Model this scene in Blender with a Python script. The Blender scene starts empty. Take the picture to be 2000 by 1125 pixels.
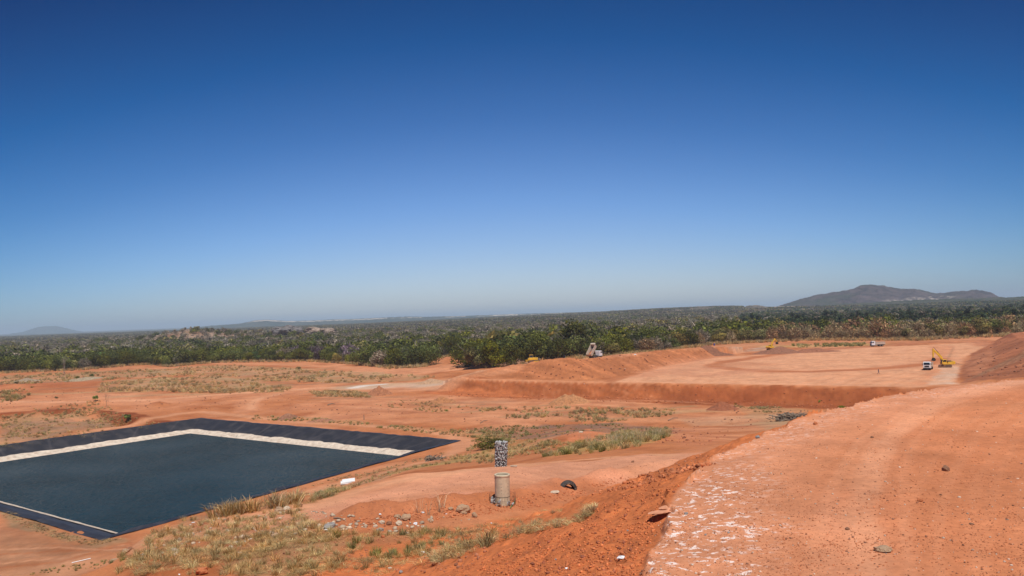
import bpy, bmesh, math, random
import numpy as np
from mathutils import Vector, Matrix
R = math.radians
sc = bpy.context.scene
col = sc.collection
rng = np.random.default_rng(7)
random.seed(7)

# ------------------------------------------------------------------ camera
FPX = 1570.0            # focal length in pixels of a 2000 px wide frame
PITCH = math.atan(53.5 / FPX)
ROLL = math.atan(0.0352)
CZ = 30.0
ca, sa = math.cos(PITCH), math.sin(PITCH)
cr, sr = math.cos(ROLL), math.sin(ROLL)
FW = np.array([0, ca, sa]); U0 = np.array([0, -sa, ca]); R0 = np.array([1.0, 0, 0])
RT = cr * R0 - sr * U0
UP = sr * R0 + cr * U0
cam_d = bpy.data.cameras.new('camera')
cam = bpy.data.objects.new('camera', cam_d); col.objects.link(cam)
m = Matrix(((RT[0], UP[0], -FW[0], 0), (RT[1], UP[1], -FW[1], 0), (RT[2], UP[2], -FW[2], CZ), (0, 0, 0, 1)))
cam.matrix_world = m
cam_d.sensor_width = 36.0
cam_d.lens = 36.0 * FPX / 2000.0
cam_d.clip_start = 0.2
cam_d.clip_end = 120000
sc.camera = cam

# ------------------------------------------------------------------ sky, sun, exposure
SUN_EL = R(64); SUN_AZ = R(163)       # azimuth measured from +y towards +x (ahead and to the right)
w = bpy.data.worlds.new('World'); sc.world = w; w.use_nodes = True
nt = w.node_tree; nt.nodes.clear()
def N(nt, t, **kw):
    n = nt.nodes.new(t)
    for k, v in kw.items(): setattr(n, k, v)
    return n
out = N(nt, 'ShaderNodeOutputWorld'); bg = N(nt, 'ShaderNodeBackground')
sky = N(nt, 'ShaderNodeTexSky', sky_type='NISHITA')
sky.sun_disc = False; sky.sun_elevation = SUN_EL; sky.sun_rotation = SUN_AZ
sky.altitude = 300; sky.air_density = 1.0; sky.dust_density = 0.6; sky.ozone_density = 2.0
tc = N(nt, 'ShaderNodeTexCoord'); sep = N(nt, 'ShaderNodeSeparateXYZ')
nt.links.new(tc.outputs['Generated'], sep.inputs[0])
# the sky away from the sun's quarter is polarised and deepens fast with height
az = N(nt, 'ShaderNodeMath', operation='MULTIPLY'); nt.links.new(sep.outputs['X'], az.inputs[0]); nt.links.new(sep.outputs['X'], az.inputs[1])
azs = N(nt, 'ShaderNodeMath', operation='MULTIPLY_ADD'); nt.links.new(az.outputs[0], azs.inputs[0]); azs.inputs[1].default_value = 0.46
nt.links.new(sep.outputs['Z'], azs.inputs[2])
ramp = N(nt, 'ShaderNodeValToRGB')
nt.links.new(azs.outputs[0], ramp.inputs[0])
SKYRAMP = [(0.0, (0.62, 0.66, 0.84)), (0.05, (0.55, 0.62, 0.82)), (0.14, (0.35, 0.51, 0.78)), (0.24, (0.15, 0.345, 0.61)),
           (0.33, (0.03, 0.235, 0.48)), (0.46, (0.0, 0.105, 0.28)), (0.75, (0.04, 0.14, 0.28)), (1.0, (0.10, 0.2, 0.34))]
cr_ = ramp.color_ramp
cr_.elements[0].position = SKYRAMP[0][0]; cr_.elements[0].color = (*SKYRAMP[0][1], 1)
cr_.elements[1].position = SKYRAMP[-1][0]; cr_.elements[1].color = (*SKYRAMP[-1][1], 1)
for p_, c_ in SKYRAMP[1:-1]:
    e = cr_.elements.new(p_); e.color = (*c_, 1)
mul = N(nt, 'ShaderNodeMix', data_type='RGBA', blend_type='MULTIPLY'); mul.inputs[0].default_value = 1.0
nt.links.new(sky.outputs[0], mul.inputs[6]); nt.links.new(ramp.outputs[0], mul.inputs[7])
nt.links.new(mul.outputs[2], bg.inputs[0]); bg.inputs[1].default_value = 0.15
nt.links.new(bg.outputs[0], out.inputs[0])
sd = bpy.data.lights.new('sun', 'SUN'); sun = bpy.data.objects.new('sun', sd); col.objects.link(sun)
sd.energy = 4.2; sd.angle = R(0.53); sd.color = (1.0, 0.95, 0.88)
dirv = Vector((math.sin(SUN_AZ) * math.cos(SUN_EL), math.cos(SUN_AZ) * math.cos(SUN_EL), math.sin(SUN_EL)))
sun.rotation_euler = dirv.to_track_quat('Z', 'Y').to_euler()
sun.location = (60, 40, 120)
vs = sc.view_settings; sc.display_settings.display_device = 'sRGB'
vs.view_transform = 'Standard'; vs.look = 'None'; vs.gamma = 1; vs.exposure = 0.0; vs.use_curve_mapping = False
sc.cycles.volume_bounces = 1; sc.cycles.max_bounces = 6; sc.cycles.diffuse_bounces = 2; sc.cycles.glossy_bounces = 2
sc.cycles.transparent_max_bounces = 6
sc.cycles.use_denoising = True

# ------------------------------------------------------------------ numpy helpers
def _h(ix, iy, s):
    h = (ix.astype(np.int64) * 374761393 + iy.astype(np.int64) * 668265263 + s * 1274126177) & 0xffffffff
    h = ((h ^ (h >> 13)) * 1274126177) & 0xffffffff
    h = (h ^ (h >> 16)) & 0xffffff
    return h.astype(np.float64) / 0xffffff * 2 - 1
def vn(x, y, s=0):
    x = np.asarray(x, float); y = np.asarray(y, float)
    ix = np.floor(x); iy = np.floor(y); fx = x - ix; fy = y - iy
    fx = fx * fx * (3 - 2 * fx); fy = fy * fy * (3 - 2 * fy)
    ix = ix.astype(np.int64); iy = iy.astype(np.int64)
    a = _h(ix, iy, s); b = _h(ix + 1, iy, s); c = _h(ix, iy + 1, s); d = _h(ix + 1, iy + 1, s)
    return (a + (b - a) * fx) * (1 - fy) + (c + (d - c) * fx) * fy
def fbm(x, y, sc_, o=4, s=0, g=0.5):
    r = 0; a = 1; t = 0
    for i in range(o):
        k = 2.03 ** i / sc_
        r = r + a * vn(x * k + 17.3 * i, y * k - 9.1 * i, s + i); t += a; a *= g
    return r / t
def sstep(a, b, x):
    t = np.clip((x - a) / (b - a), 0, 1); return t * t * (3 - 2 * t)
def polydist(x, y, P, closed=True):
    """distance to polyline, and inside flag when closed"""
    P = np.asarray(P, float); n = len(P); d2 = np.full(np.shape(x), 1e18); ins = np.zeros(np.shape(x), bool)
    for i in range(n if closed else n - 1):
        a = P[i]; b = P[(i + 1) % n]; ex, ey = b - a; L = ex * ex + ey * ey + 1e-12
        t = np.clip(((x - a[0]) * ex + (y - a[1]) * ey) / L, 0, 1)
        dx = x - a[0] - t * ex; dy = y - a[1] - t * ey
        d2 = np.minimum(d2, dx * dx + dy * dy)
        if closed:
            c = ((a[1] > y) != (b[1] > y)) & (x < ex * (y - a[1]) / (ey if abs(ey) > 1e-12 else 1e-12) + a[0])
            ins ^= c
    return np.sqrt(d2), ins
def ray(px, py):
    px = np.asarray(px, float); py = np.asarray(py, float)
    d = FW + ((px - 1000) / FPX)[..., None] * RT + ((562.5 - py) / FPX)[..., None] * UP
    return d / d[..., 1:2]
def proj(x, y, z):
    v = np.stack([x, y, z - CZ], -1); f = v @ FW
    return 1000 + FPX * (v @ RT) / f, 562.5 - FPX * (v @ UP) / f
def onz(px, py, z):
    d = ray(px, py); t = (z - CZ) / d[..., 2]; return np.array([d[..., 0] * t, t])
def atd(px, py, D):
    d = ray(px, py); return np.array([d[0] * D, D, CZ + d[2] * D])

# ------------------------------------------------------------------ terrain height
COLS = {
 -600: [(5,15),(30,14),(60,5),(80,.5),(100,0),(260,0),(700,0)],
 0:    [(5,19),(30,18.2),(50,12),(85,1),(97,0),(260,0),(700,0)],
 150:  [(5,20.5),(36,19.2),(60,11.5),(101,0),(260,0),(700,0)],
 300:  [(5,21.5),(30,21),(42,19.5),(60,14.2),(115,0),(260,0),(700,0)],
 450:  [(5,21.5),(32,21.2),(45,19.7),(90,8.5),(129,0),(260,0),(700,0)],
 600:  [(5,21.5),(35,21.2),(50,19.4),(90,10),(141,0),(260,0),(700,0)],
 800:  [(5,21.5),(38,21),(53,19.9),(70,16.5),(110,9.4),(150,3.2),(176,0),(330,0),(700,0)],
 976:  [(5,21.5),(36,20.9),(45,20.2),(55,19.8),(70,16.8),(83,14.0),(100,11.7),(150,5),(190,1),(205,0),(300,0),(345,2.5),(700,2.5)],
 1100: [(5,21.5),(40,20.5),(49,19.4),(60,19.1),(70,17.2),(85,14.8),(120,10.6),(132,10.4),(145,7.5),(170,5),(215,0),(300,0),(400,5),(700,5)],
 1250: [(5,22),(40,20.8),(66,18.4),(78,16),(110,13.2),(125,11.3),(150,7),(200,1),(218,0),(260,0),(380,5),(700,5.2)],
 1400: [(5,23),(40,21),(72,17.5),(85,15.6),(100,13.8),(140,8.3),(200,1),(225,0),(250,0),(400,5.2),(700,6)],
 1600: [(5,24),(70,17),(140,8),(225,0),(245,0),(400,5.4),(700,6)],
 2000: [(5,24),(70,17),(150,8),(230,4.5),(400,5.5),(700,6)],
 2700: [(5,24),(70,17),(150,8),(230,4.5),(400,5.5),(700,6)],
}
_ku = sorted(COLS); _kth = [math.atan((u - 1000) / FPX) for u in _ku]
def base_h(x, y):
    r = np.hypot(x, y) + 1e-6; th = np.arctan2(x, y); lr = np.log(r)
    V = []
    for u, t in zip(_ku, _kth):
        P = np.array(COLS[u], float)
        V.append(np.interp(lr, np.log(P[:, 0] / math.cos(t)), P[:, 1]))
    V = np.array(V); j = np.clip(np.searchsorted(_kth, th) - 1, 0, len(_kth) - 2)
    kt = np.array(_kth); f = np.clip((th - kt[j]) / (kt[j + 1] - kt[j]), 0, 1); f = f * f * (3 - 2 * f) * .5 + f * .5
    ii = np.indices(th.shape)
    a = V[(j, *ii)]; b = V[(j + 1, *ii)]
    return a + (b - a) * f
ZT = 26.8
mound_edge = [tuple(onz(px, py, ZT)) for px, py in [(1215,1180),(1250,1125),(1262,1080),(1290,1020),(1305,980),(1345,930),(1400,883),(1445,862),(1500,838),(1570,814),(1640,793),(1720,774),(1800,760),(1900,747),(1990,738.5)]]
mound_poly = [(-40,-60),(-16,-25),(-3,-3),(0.2,4.5)] + mound_edge + [(30,32),(60,38),(110,36),(150,0),(150,-60)]
cell_near = [tuple(onz(px, py, 5.0)) for px, py in [(884,738),(940,740),(1000,742),(1150,745.5),(1300,749),(1550,753),(1790,757),(1900,759)]]
cell_poly = cell_near + [(260,215),(600,200),(600,760),(60,760),(135,475),(80,418),(30,352),(-6,343)]
PA, PB, PC, PD = (-103,262), (-15.3,196), (-60,117.5), (-156,190)
pond = [PA, PB, PC, PD]
def P5(px, py): return tuple(onz(px, py, 5.0))
# inner bank that climbs from the cell floor to the tipping ridge
toe = [P5(905,739)] + [P5(px, py) for px, py in [(945,739.2),(1010,740),(1036,740.5),(1075,741),(1111,741.3),(1156,742),(1210,736),(1290,718),(1326,710),(1395,696),(1440,689)]]
rdg = [(900,737,331.5),(945,726,336),(1010,714,337),(1036,710,333),(1075,703.5,328),(1111,699,326),(1156,702,332),(1210,694.5,355),(1290,685,392),(1326,682.5,405),(1395,678.5,432),(1452,677.5,446)]
rdg = [atd(*q) for q in rdg]
def tin_rows(rows):
    T = []
    for a, b in zip(rows[:-1], rows[1:]):
        for i in range(len(a) - 1):
            T.append((a[i], a[i+1], b[i])); T.append((a[i+1], b[i+1], b[i]))
    return T
def tin_eval(x, y, T):
    z = np.full(x.shape, -1e9)
    for A, B, C in T:
        A = np.asarray(A, float); B = np.asarray(B, float); C = np.asarray(C, float)
        x0 = min(A[0], B[0], C[0]); x1 = max(A[0], B[0], C[0]); y0 = min(A[1], B[1], C[1]); y1 = max(A[1], B[1], C[1])
        mk = (x >= x0) & (x <= x1) & (y >= y0) & (y <= y1)
        if not mk.any(): continue
        xx = x[mk]; yy = y[mk]; den = (B[1]-C[1])*(A[0]-C[0])+(C[0]-B[0])*(A[1]-C[1])
        if abs(den) < 1e-9: continue
        u = ((B[1]-C[1])*(xx-C[0])+(C[0]-B[0])*(yy-C[1]))/den
        v = ((C[1]-A[1])*(xx-C[0])+(A[0]-C[0])*(yy-C[1]))/den
        ok = (u >= -1e-6) & (v >= -1e-6) & (u + v <= 1 + 1e-6)
        zz = np.where(ok, u*A[2]+v*B[2]+(1-u-v)*C[2], -1e9)
        z[mk] = np.maximum(z[mk], zz)
    return z
def off(p, dx, dy, z): return (p[0]+dx, p[1]+dy, z)
r_toe = [(p[0], p[1], 4.9) for p in toe]
r_c2 = [off(p, -2.5, 4.5, p[2]) for p in rdg]
r_back = [off(p, -10, 24, 2.0 if i < 5 else 4.5) for i, p in enumerate(rdg)]
TIN_L = tin_rows([r_toe, [tuple(p) for p in rdg], r_c2, r_back])
mb_ = [P5(1868,760), P5(1872,747), P5(1876,715), P5(1897,687), P5(1942,666), P5(1960,659)]
mt_ = [(175,215,17.0), (180,232,16.2), (192,300,12.7), (233,372,11.2), (272,441,10.6), (300,490,7)]
mid = [tuple(0.55*np.array((a[0],a[1],4.9)) + 0.45*np.array(b) - np.array((0,0,1.1 if i < 4 else .4))) for i,(a,b) in enumerate(zip(mb_, mt_))]
TIN_R = tin_rows([[(p[0],p[1],4.9) for p in mb_], mid, mt_, [off(p, 60, 12, p[2]+1.5) for p in mt_], [off(p, 160, 30, 6) for p in mt_]])
windrow = [tuple(onz(px, py, z)) for px, py, z in [(700,1018,21.0),(850,1000,20.9),(950,982,20.7),(1020,972,20.3),(1085,958,19.9),(1150,947,19.7),(1230,934,19.4),(1320,915,19.0)]]
# shallow diggings left of the pond
pit = [tuple(onz(px, py, 0.0)) for px, py in [(-60,812),(40,806),(95,803),(150,797),(180,799),(225,806),(280,812),(330,828),(300,842),(230,850),(120,868),(0,888),(-80,900)]]
piles = []   # (x, y, radius, height) spoil heaps that are moulded out of the ground itself
for px, py, r_, h_ in [(190,789,6,2.0),(155,800,6,1.4),(310,791,6,1.6),(95,733,9,2.6),(18,738,8,2.2),(210,741,14,1.6),(30,756,12,1.7),
                       (580,817,4,1.0),(1130,846,10,1.0)]:
    q = onz(px, py, 0.0); piles.append((q[0], q[1], r_, h_))
def rocky(x, y):
    """rocky knoll and rolling country beyond the wood"""
    r = np.hypot(x, y); u = x / np.maximum(y, 1) * FPX + 1000
    k = np.interp(u, [235,265,290,320,345,362,380,420,455,490,560,640,700], [0,4,10,16,20,24,22,18,15,12,9,7,0])
    z = k * np.exp(-((y - 1500) / 150.0) ** 2) * (1 + .22 * fbm(x, y, 40, 4, 31))
    f = sstep(1800, 3300, y) * (1 - sstep(5200, 8000, y))
    prof = np.interp(u, [-400,300,700,900,1050,1200,1350,1500,1700,2000,2400], [0,0,6,15,24,30,32,28,16,16,16])
    z = z + f * prof * (.75 + .5 * fbm(x, y, 900, 3, 41)) * (y > 0)
    return z
def height(x, y, fine=True):
    x = np.asarray(x, float); y = np.asarray(y, float)
    z = base_h(x, y)
    r = np.hypot(x, y)
    far = sstep(700, 2500, r); z = z * (1 - .6 * far) + rocky(x, y)
    if fine:
        z = z + .28 * fbm(x, y, 22, 4, 3) * sstep(25, 90, r) * (1 - sstep(600, 900, r)) + .10 * fbm(x, y, 5, 4, 5) * sstep(8, 40, r)*(1 - sstep(500, 700, r))
        z = z + .05 * fbm(x, y, 1.2, 4, 8) * (1 - sstep(150, 300, r))
    for (cx, cy, rr, hh) in piles:
        d = np.hypot(x - cx, y - cy) / rr
        mk = d < 1.3
        if mk.any():
            n = .25 * fbm(x[mk], y[mk], rr * .5, 4, 11) if x.ndim else 0
            z = np.array(z); z[mk] += hh * np.maximum(0, 1 - d[mk] + n) ** 1.1 * sstep(1.3, .9, d[mk])
    # pit
    mk = (np.abs(x + 150) < 130) & (np.abs(y - 255) < 90)
    if mk.any():
        z = np.array(z); d, ins = polydist(x[mk], y[mk], pit); sd_ = np.where(ins, d, -d) + 2.2 * fbm(x[mk], y[mk], 9, 3, 51)
        z[mk] -= 3.4 * sstep(0, 5.0, sd_) * (.75 + .6 * fbm(x[mk], y[mk], 14, 3, 53))
    # pond hole
    mk = (x > -170) & (x < 0) & (y > 100) & (y < 275)
    if mk.any():
        d, ins = polydist(x[mk], y[mk], pond); zz = z[mk]
        flat = np.where(ins, 1.0, sstep(7, 2, d)); zz = zz * (1 - flat)
        zz = np.where(ins, -np.minimum(d * .4 + np.minimum(d, 2) * .3, 5.0), zz)
        z[mk] = zz
    # windrow along the bench road
    mk = (r < 90) & (y > 20)
    if mk.any():
        d, _ = polydist(x[mk], y[mk], windrow, False)
        n = fbm(x[mk], y[mk], 1.6, 4, 61) if fine else 0
        z[mk] += .62 * np.exp(-(d / 1.25) ** 2) * (1 + .6 * n)
    # landfill cell
    mk = (y > 180) & (x > -60) & (y < 800)
    if mk.any():
        xx = x[mk]; yy = y[mk]; d, ins = polydist(xx, yy, cell_poly)
        n = fbm(xx, yy, 6, 4, 71) if fine else 0
        zc = 5.0 - np.maximum(0, d - .2 + .15 * n) / (1.5 + .45 * (n if fine else 0)) - ((.2 * sstep(0, .6, d) + .42 * (fbm((xx + .75 * yy) / 2.4, yy / 18, 1.0, 3, 75) + .3) * sstep(.5, 3, d)) if fine else 0)
        # ramp at the west corner where the track climbs on to the rim
        inside = np.where(ins, np.maximum(np.minimum(z[mk], 5.0 + sstep(430, 520, yy) * 1.2), 5.0), np.maximum(z[mk], zc))
        floorn = .04 * fbm(xx, yy, 12, 3, 72) if fine else 0
        zz = np.where(ins, np.maximum(inside, 5.0) + floorn, inside)
        t = tin_eval(xx, yy, TIN_L)
        rough = (.22 * fbm(xx, yy, 3.5, 4, 73) + .4 * fbm((xx - .3 * yy) / 2.6, yy / 20, 1.0, 3, 76)) if fine else 0
        zz = np.maximum(zz, np.where(t > -100, t + rough * sstep(4.9, 6.5, t), -1e9))
        t = tin_eval(xx, yy, TIN_R)
        rough = (.9 * fbm(xx, yy, 14, 4, 74)) if fine else 0
        zz = np.maximum(zz, np.where(t > -100, t + rough * sstep(4.9, 6.5, t), -1e9))
        z[mk] = zz
    # camera mound
    mk = (r < 160)
    if mk.any():
        xx = x[mk]; yy = y[mk]; d, ins = polydist(xx, yy, mound_poly)
        if fine:
            vis = sstep(60, 25, r[mk])
            d = np.where(ins, d, -d)
            d = d + (.34 * fbm(xx, yy, 1.8, 4, 81) + .10 * vn(xx * 3.1, yy * 3.1, 82)) * vis
            ins = d > 0; d = np.abs(d)
            n = fbm(xx, yy, 2.2, 5, 83); cl = np.abs(fbm(xx, yy, .55, 4, 84))
            zs = ZT - .10 * sstep(0, .12, d) - .415 * d + (.16 * n + .16 * cl * sstep(0, .6, d)) * vis
            zt = ZT + .05 * fbm(xx, yy, 4, 3, 85) + .018 * fbm(xx, yy, .5, 4, 86) - .05 * sstep(1.2, 0, d) * (1 + vn(xx * 2.2, yy * 2.2, 87))
        else:
            zs = ZT - .415 * d; zt = ZT
        z[mk] = np.where(ins, zt, np.maximum(z[mk], zs))
    return z
def hit(px, py, tmax=2500.0):
    """where the sight line through a pixel of the photograph meets the modelled ground"""
    px = np.atleast_1d(np.asarray(px, float)); py = np.atleast_1d(np.asarray(py, float))
    d = ray(px, py); n = len(px); lo = np.full(n, 4.0); found = np.zeros(n, bool); hi = np.full(n, tmax)
    ts = np.geomspace(4.0, tmax, 330); prev = ts[0]
    for t in ts[1:]:
        act = ~found
        if not act.any(): break
        x = d[act, 0] * t; y = np.full(act.sum(), t); zz = CZ + d[act, 2] * t
        below = zz < height(x, y)
        idx = np.where(act)[0][below]
        found[idx] = True; lo[idx] = prev; hi[idx] = t; prev = t
    for _ in range(14):
        mid_ = (lo + hi) / 2; zz = CZ + d[:, 2] * mid_
        b = zz < height(d[:, 0] * mid_, mid_)
        hi = np.where(b, mid_, hi); lo = np.where(b, lo, mid_)
    t = (lo + hi) / 2
    x = d[:, 0] * t; y = t
    return np.stack([x, y, height(x, y)], -1)
def H1(px, py): return Vector(hit([px], [py])[0])

# ------------------------------------------------------------------ mesh / material helpers
def mesh_np(name, V, F, mat=None, smooth=False, attrs=None):
    """F: (n,k) int array of one face size, or list of such arrays"""
    me = bpy.data.meshes.new(name)
    Fs = F if isinstance(F, list) else [F]
    Fs = [np.asarray(f, np.int32) for f in Fs if len(f)]
    V = np.asarray(V, np.float32)
    me.vertices.add(len(V)); me.vertices.foreach_set('co', V.ravel())
    tot = sum(f.size for f in Fs); me.loops.add(tot)
    me.loops.foreach_set('vertex_index', np.concatenate([f.ravel() for f in Fs]))
    cnt = np.concatenate([np.full(len(f), f.shape[1], np.int32) for f in Fs])
    st = np.concatenate([[0], np.cumsum(cnt)[:-1]]).astype(np.int32)
    me.polygons.add(len(cnt)); me.polygons.foreach_set('loop_start', st)
    try: me.polygons.foreach_set('loop_total', cnt)
    except Exception: pass
    if smooth: me.polygons.foreach_set('use_smooth', np.ones(len(cnt), bool))
    for k, a in (attrs or {}).items():
        at = me.attributes.new(k, 'FLOAT_COLOR', 'POINT')
        a = np.asarray(a, np.float32)
        if a.shape[1] == 3: a = np.concatenate([a, np.ones((len(a), 1), np.float32)], 1)
        at.data.foreach_set('color', a.ravel())
    me.update(calc_edges=True); me.validate()
    if mat: me.materials.append(mat)
    return me
def tag(o, label=None, cat=None, group=None, kind=None):
    if label: o['label'] = label
    if cat: o['category'] = cat
    if group: o['group'] = group
    if kind: o['kind'] = kind
    return o
def ob(name, me, parent=None):
    o = bpy.data.objects.new(name, me); col.objects.link(o)
    if parent: o.parent = parent
    return o
def empty(name, loc, rz=0, label=None, cat=None, group=None, sc_=1.0, rot=None):
    o = bpy.data.objects.new(name, None); col.objects.link(o); o.location = loc
    o.rotation_euler = rot if rot else (0, 0, rz); o.scale = (sc_,) * 3; o.empty_display_size = .3
    return tag(o, label, cat, group)
def newmat(name):
    m = bpy.data.materials.new(name); m.use_nodes = True
    nt = m.node_tree; b = nt.nodes['Principled BSDF']; return m, nt, b
def simple(name, c, rough=.6, metal=0, var=.12, scale=6.0, bump=0.0, dirt=None, dirt_amt=.0, dscale=3.0):
    """procedural paint/metal/earth: colour with two noises, dust and bump"""
    m, nt, b = newmat(name)
    tcn = N(nt, 'ShaderNodeTexCoord'); n = N(nt, 'ShaderNodeTexNoise'); n.inputs['Scale'].default_value = scale; n.inputs['Detail'].default_value = 5
    nt.links.new(tcn.outputs['Object'], n.inputs['Vector'])
    r_ = N(nt, 'ShaderNodeValToRGB'); nt.links.new(n.outputs['Fac'], r_.inputs[0])
    r_.color_ramp.elements[0].position = .3; r_.color_ramp.elements[1].position = .7
    r_.color_ramp.elements[0].color = (*[v * (1 - var) for v in c], 1); r_.color_ramp.elements[1].color = (*[min(1, v * (1 + var)) for v in c], 1)
    last = r_.outputs[0]
    if dirt is not None:
        n2 = N(nt, 'ShaderNodeTexNoise'); n2.inputs['Scale'].default_value = dscale; n2.inputs['Detail'].default_value = 8; n2.inputs['Roughness'].default_value = .7
        nt.links.new(tcn.outputs['Object'], n2.inputs['Vector'])
        mr = N(nt, 'ShaderNodeMapRange'); nt.links.new(n2.outputs['Fac'], mr.inputs[0])
        mr.inputs[1].default_value = .70 - dirt_amt * .5; mr.inputs[2].default_value = .88 - dirt_amt * .4
        mx = N(nt, 'ShaderNodeMix', data_type='RGBA'); nt.links.new(mr.outputs[0], mx.inputs[0]); nt.links.new(last, mx.inputs[6])
        mx.inputs[7].default_value = (*dirt, 1); last = mx.outputs[2]
    nt.links.new(last, b.inputs['Base Color']); b.inputs['Roughness'].default_value = rough; b.inputs['Metallic'].default_value = metal
    if bump:
        bp = N(nt, 'ShaderNodeBump'); bp.inputs['Strength'].default_value = bump; bp.inputs['Distance'].default_value = .05
        nt.links.new(n.outputs['Fac'], bp.inputs['Height']); nt.links.new(bp.outputs[0], b.inputs['Normal'])
    return m

# ------------------------------------------------------------------ sampled terrain grid (polar), also used to set things down on the ground
_a = np.concatenate([np.arange(-34.5, 34.5, .078), np.arange(34.5, 52, .45), np.arange(52, 180, 3.2)])
GTH = np.radians(np.concatenate([-_a[_a > 34.5][::-1], _a])); GTH = GTH[(GTH > -math.pi)]
GRR = np.concatenate([[.5, 1.5, 3.0, 4.5], np.geomspace(6.0, 720, 840), np.geomspace(730, 42000, 120)])
_TH, _RR = np.meshgrid(GTH, GRR); _gx = (_RR * np.sin(_TH)).ravel(); _gy = (_RR * np.cos(_TH)).ravel()
_gz = height(_gx, _gy); GZ = _gz.reshape(_TH.shape)
height_exact = height
def height(x, y, fine=True):
    x = np.asarray(x, float); y = np.asarray(y, float); r = np.clip(np.hypot(x, y), .5, 41999); t = np.clip(np.arctan2(x, y), GTH[0], GTH[-1])
    j = np.clip(np.searchsorted(GTH, t) - 1, 0, len(GTH) - 2); i = np.clip(np.searchsorted(GRR, r) - 1, 0, len(GRR) - 2)
    a = (t - GTH[j]) / (GTH[j + 1] - GTH[j]); b = (r - GRR[i]) / (GRR[i + 1] - GRR[i])
    return (GZ[i, j] * (1 - a) + GZ[i, j + 1] * a) * (1 - b) + (GZ[i + 1, j] * (1 - a) + GZ[i + 1, j + 1] * a) * b

# ------------------------------------------------------------------ ground paint (soil kinds, tracks, ash, crust)
SOIL = np.array((.47, .172, .068)); PALE = np.array((.67, .325, .175)); SALM = np.array((.60, .258, .127)); RED = np.array((.385, .108, .034))
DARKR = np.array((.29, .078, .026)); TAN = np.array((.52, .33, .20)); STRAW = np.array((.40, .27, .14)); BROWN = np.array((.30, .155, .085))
ASH = np.array((.20, .125, .085)); GREY = np.array((.60, .42, .30)); GREENY = np.array((.27, .21, .07))
strokes = []  # (px pts, width m, colour, strength, softness, far)
WS_ = 1.0
def S(pts, w_, c, s=.8, soft=.5): strokes.append((pts, w_ * WS_, c, s, soft))
polys = []
def PG(pts, c, s=.8, soft=2.0, amp=1.5): polys.append((pts, c, s, soft, amp))
WS_=2.0
# plain on the left
S([(-80,786),(0,786),(150,786),(300,783),(420,774),(520,765),(600,761),(700,757),(770,752)], 9.5, SALM, .6, .7)
S([(-80,784),(0,784),(150,785),(300,781),(420,771),(520,764),(600,760),(700,755),(770,751)], 3.2, PALE, .75, .6)
S([(700,757),(760,752),(820,748),(880,740)], 11, TAN, .85, .6)
S([(870,741),(930,733),(1000,722)], 3.5, SALM, .6, .6)
S([(740,757),(800,753),(870,747)], 8, GREY, .6, .7)
S([(800,762),(860,755),(885,745)], 6, SALM, .7, .7)
S([(548,768),(505,775),(482,787),(486,798),(470,808),(430,812)], 4.0, SALM, .7, .6)
S([(548,769),(510,777),(490,789),(492,799)], 1.6, PALE, .6, .6)
S([(690,757),(715,753),(745,751)], 3.0, np.array((.66,.58,.50)), .9, .6)
S([(430,710),(520,711),(600,714),(700,719),(800,723),(860,722)], 7, SALM, .75, .6)
S([(170,755),(60,752),(-40,757)], 20, RED, .5, .9)
S([(200,745),(120,747),(60,750)], 12, RED, .6, .9)
S([(700,795),(850,803),(1000,809),(1150,816),(1300,818),(1450,818),(1560,812)], 7, PALE, .35, .8)
S([(640,790),(800,792),(950,800),(1100,806)], 6, RED, .25, .9)
S([(560,797),(700,800),(820,804),(900,810)], 5, DARKR, .3, .9)
for k in range(12):   # faint wheel lines over the flat
    x0 = 520 + 60 * k; y0 = 775 + (k * 37 % 30)
    S([(x0, y0), (x0 + 120, y0 + 4 + k % 3), (x0 + 260, y0 + 6), (x0 + 380, y0 + 13)], 1.1, PALE if k % 2 else DARKR, .28, .9)
WS_=1.0
WS_ = 1.6
for k, (x0, y0, L_, c_) in enumerate([(20,748,180,BROWN),(60,770,220,STRAW),(230,775,160,STRAW),(330,752,240,BROWN),(420,735,200,BROWN),(600,738,160,STRAW),(560,752,120,BROWN),(250,742,150,STRAW),(480,725,160,STRAW),(620,780,160,BROWN),(820,790,150,BROWN),(1040,812,160,BROWN),(1240,806,160,STRAW),(90,760,120,BROWN)]):
    S([(x0, y0), (x0 + L_ * .5, y0 - 2 - k % 3), (x0 + L_, y0 - 5)], 4 + k % 3, c_ * 1.05, .5, .95)
WS_ = 1.0
# perimeter road of the pond
ring = [(-60,899),(0,884),(100,861),(200,838),(300,817),(350,808),(395,804),(460,811),(560,822),(700,830),(800,838),(880,850),(908,864),(896,880),(850,898),(760,921),(640,950),(560,975),(460,1008),(350,1045),(250,1075),(120,1103),(0,1126)]
S(ring, 11, SOIL * .98, .8, .7); S(ring, 4.5, PALE * .97, .6, .8)
S([(890,858),(912,866),(900,880)], 6, SALM, .7, .8)
S([(0,1050),(60,1075),(120,1095)], 16, BROWN, .5, .9)
S([(40,1085),(200,1095),(330,1060)], 3, PALE, .3, .9)
for k in range(6):
    S([(-20,1066 + 9 * k),(120,1092 + 7 * k - 30),(250,1066 - 3 * k + 8),(400,1022 + 2 * k)], .5 + .25 * (k % 2), (BROWN, PALE, RED)[k % 3], .5, .8)
PG([(0,1040),(60,1060),(110,1078),(60,1100),(0,1110)], BROWN * 1.1, .6, 3, 3)
PG([(0,985),(90,1025),(170,1052),(235,1050),(260,1058),(180,1072),(90,1052),(0,1012)], STRAW * .75, .75, 1.5, 1.5)
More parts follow.
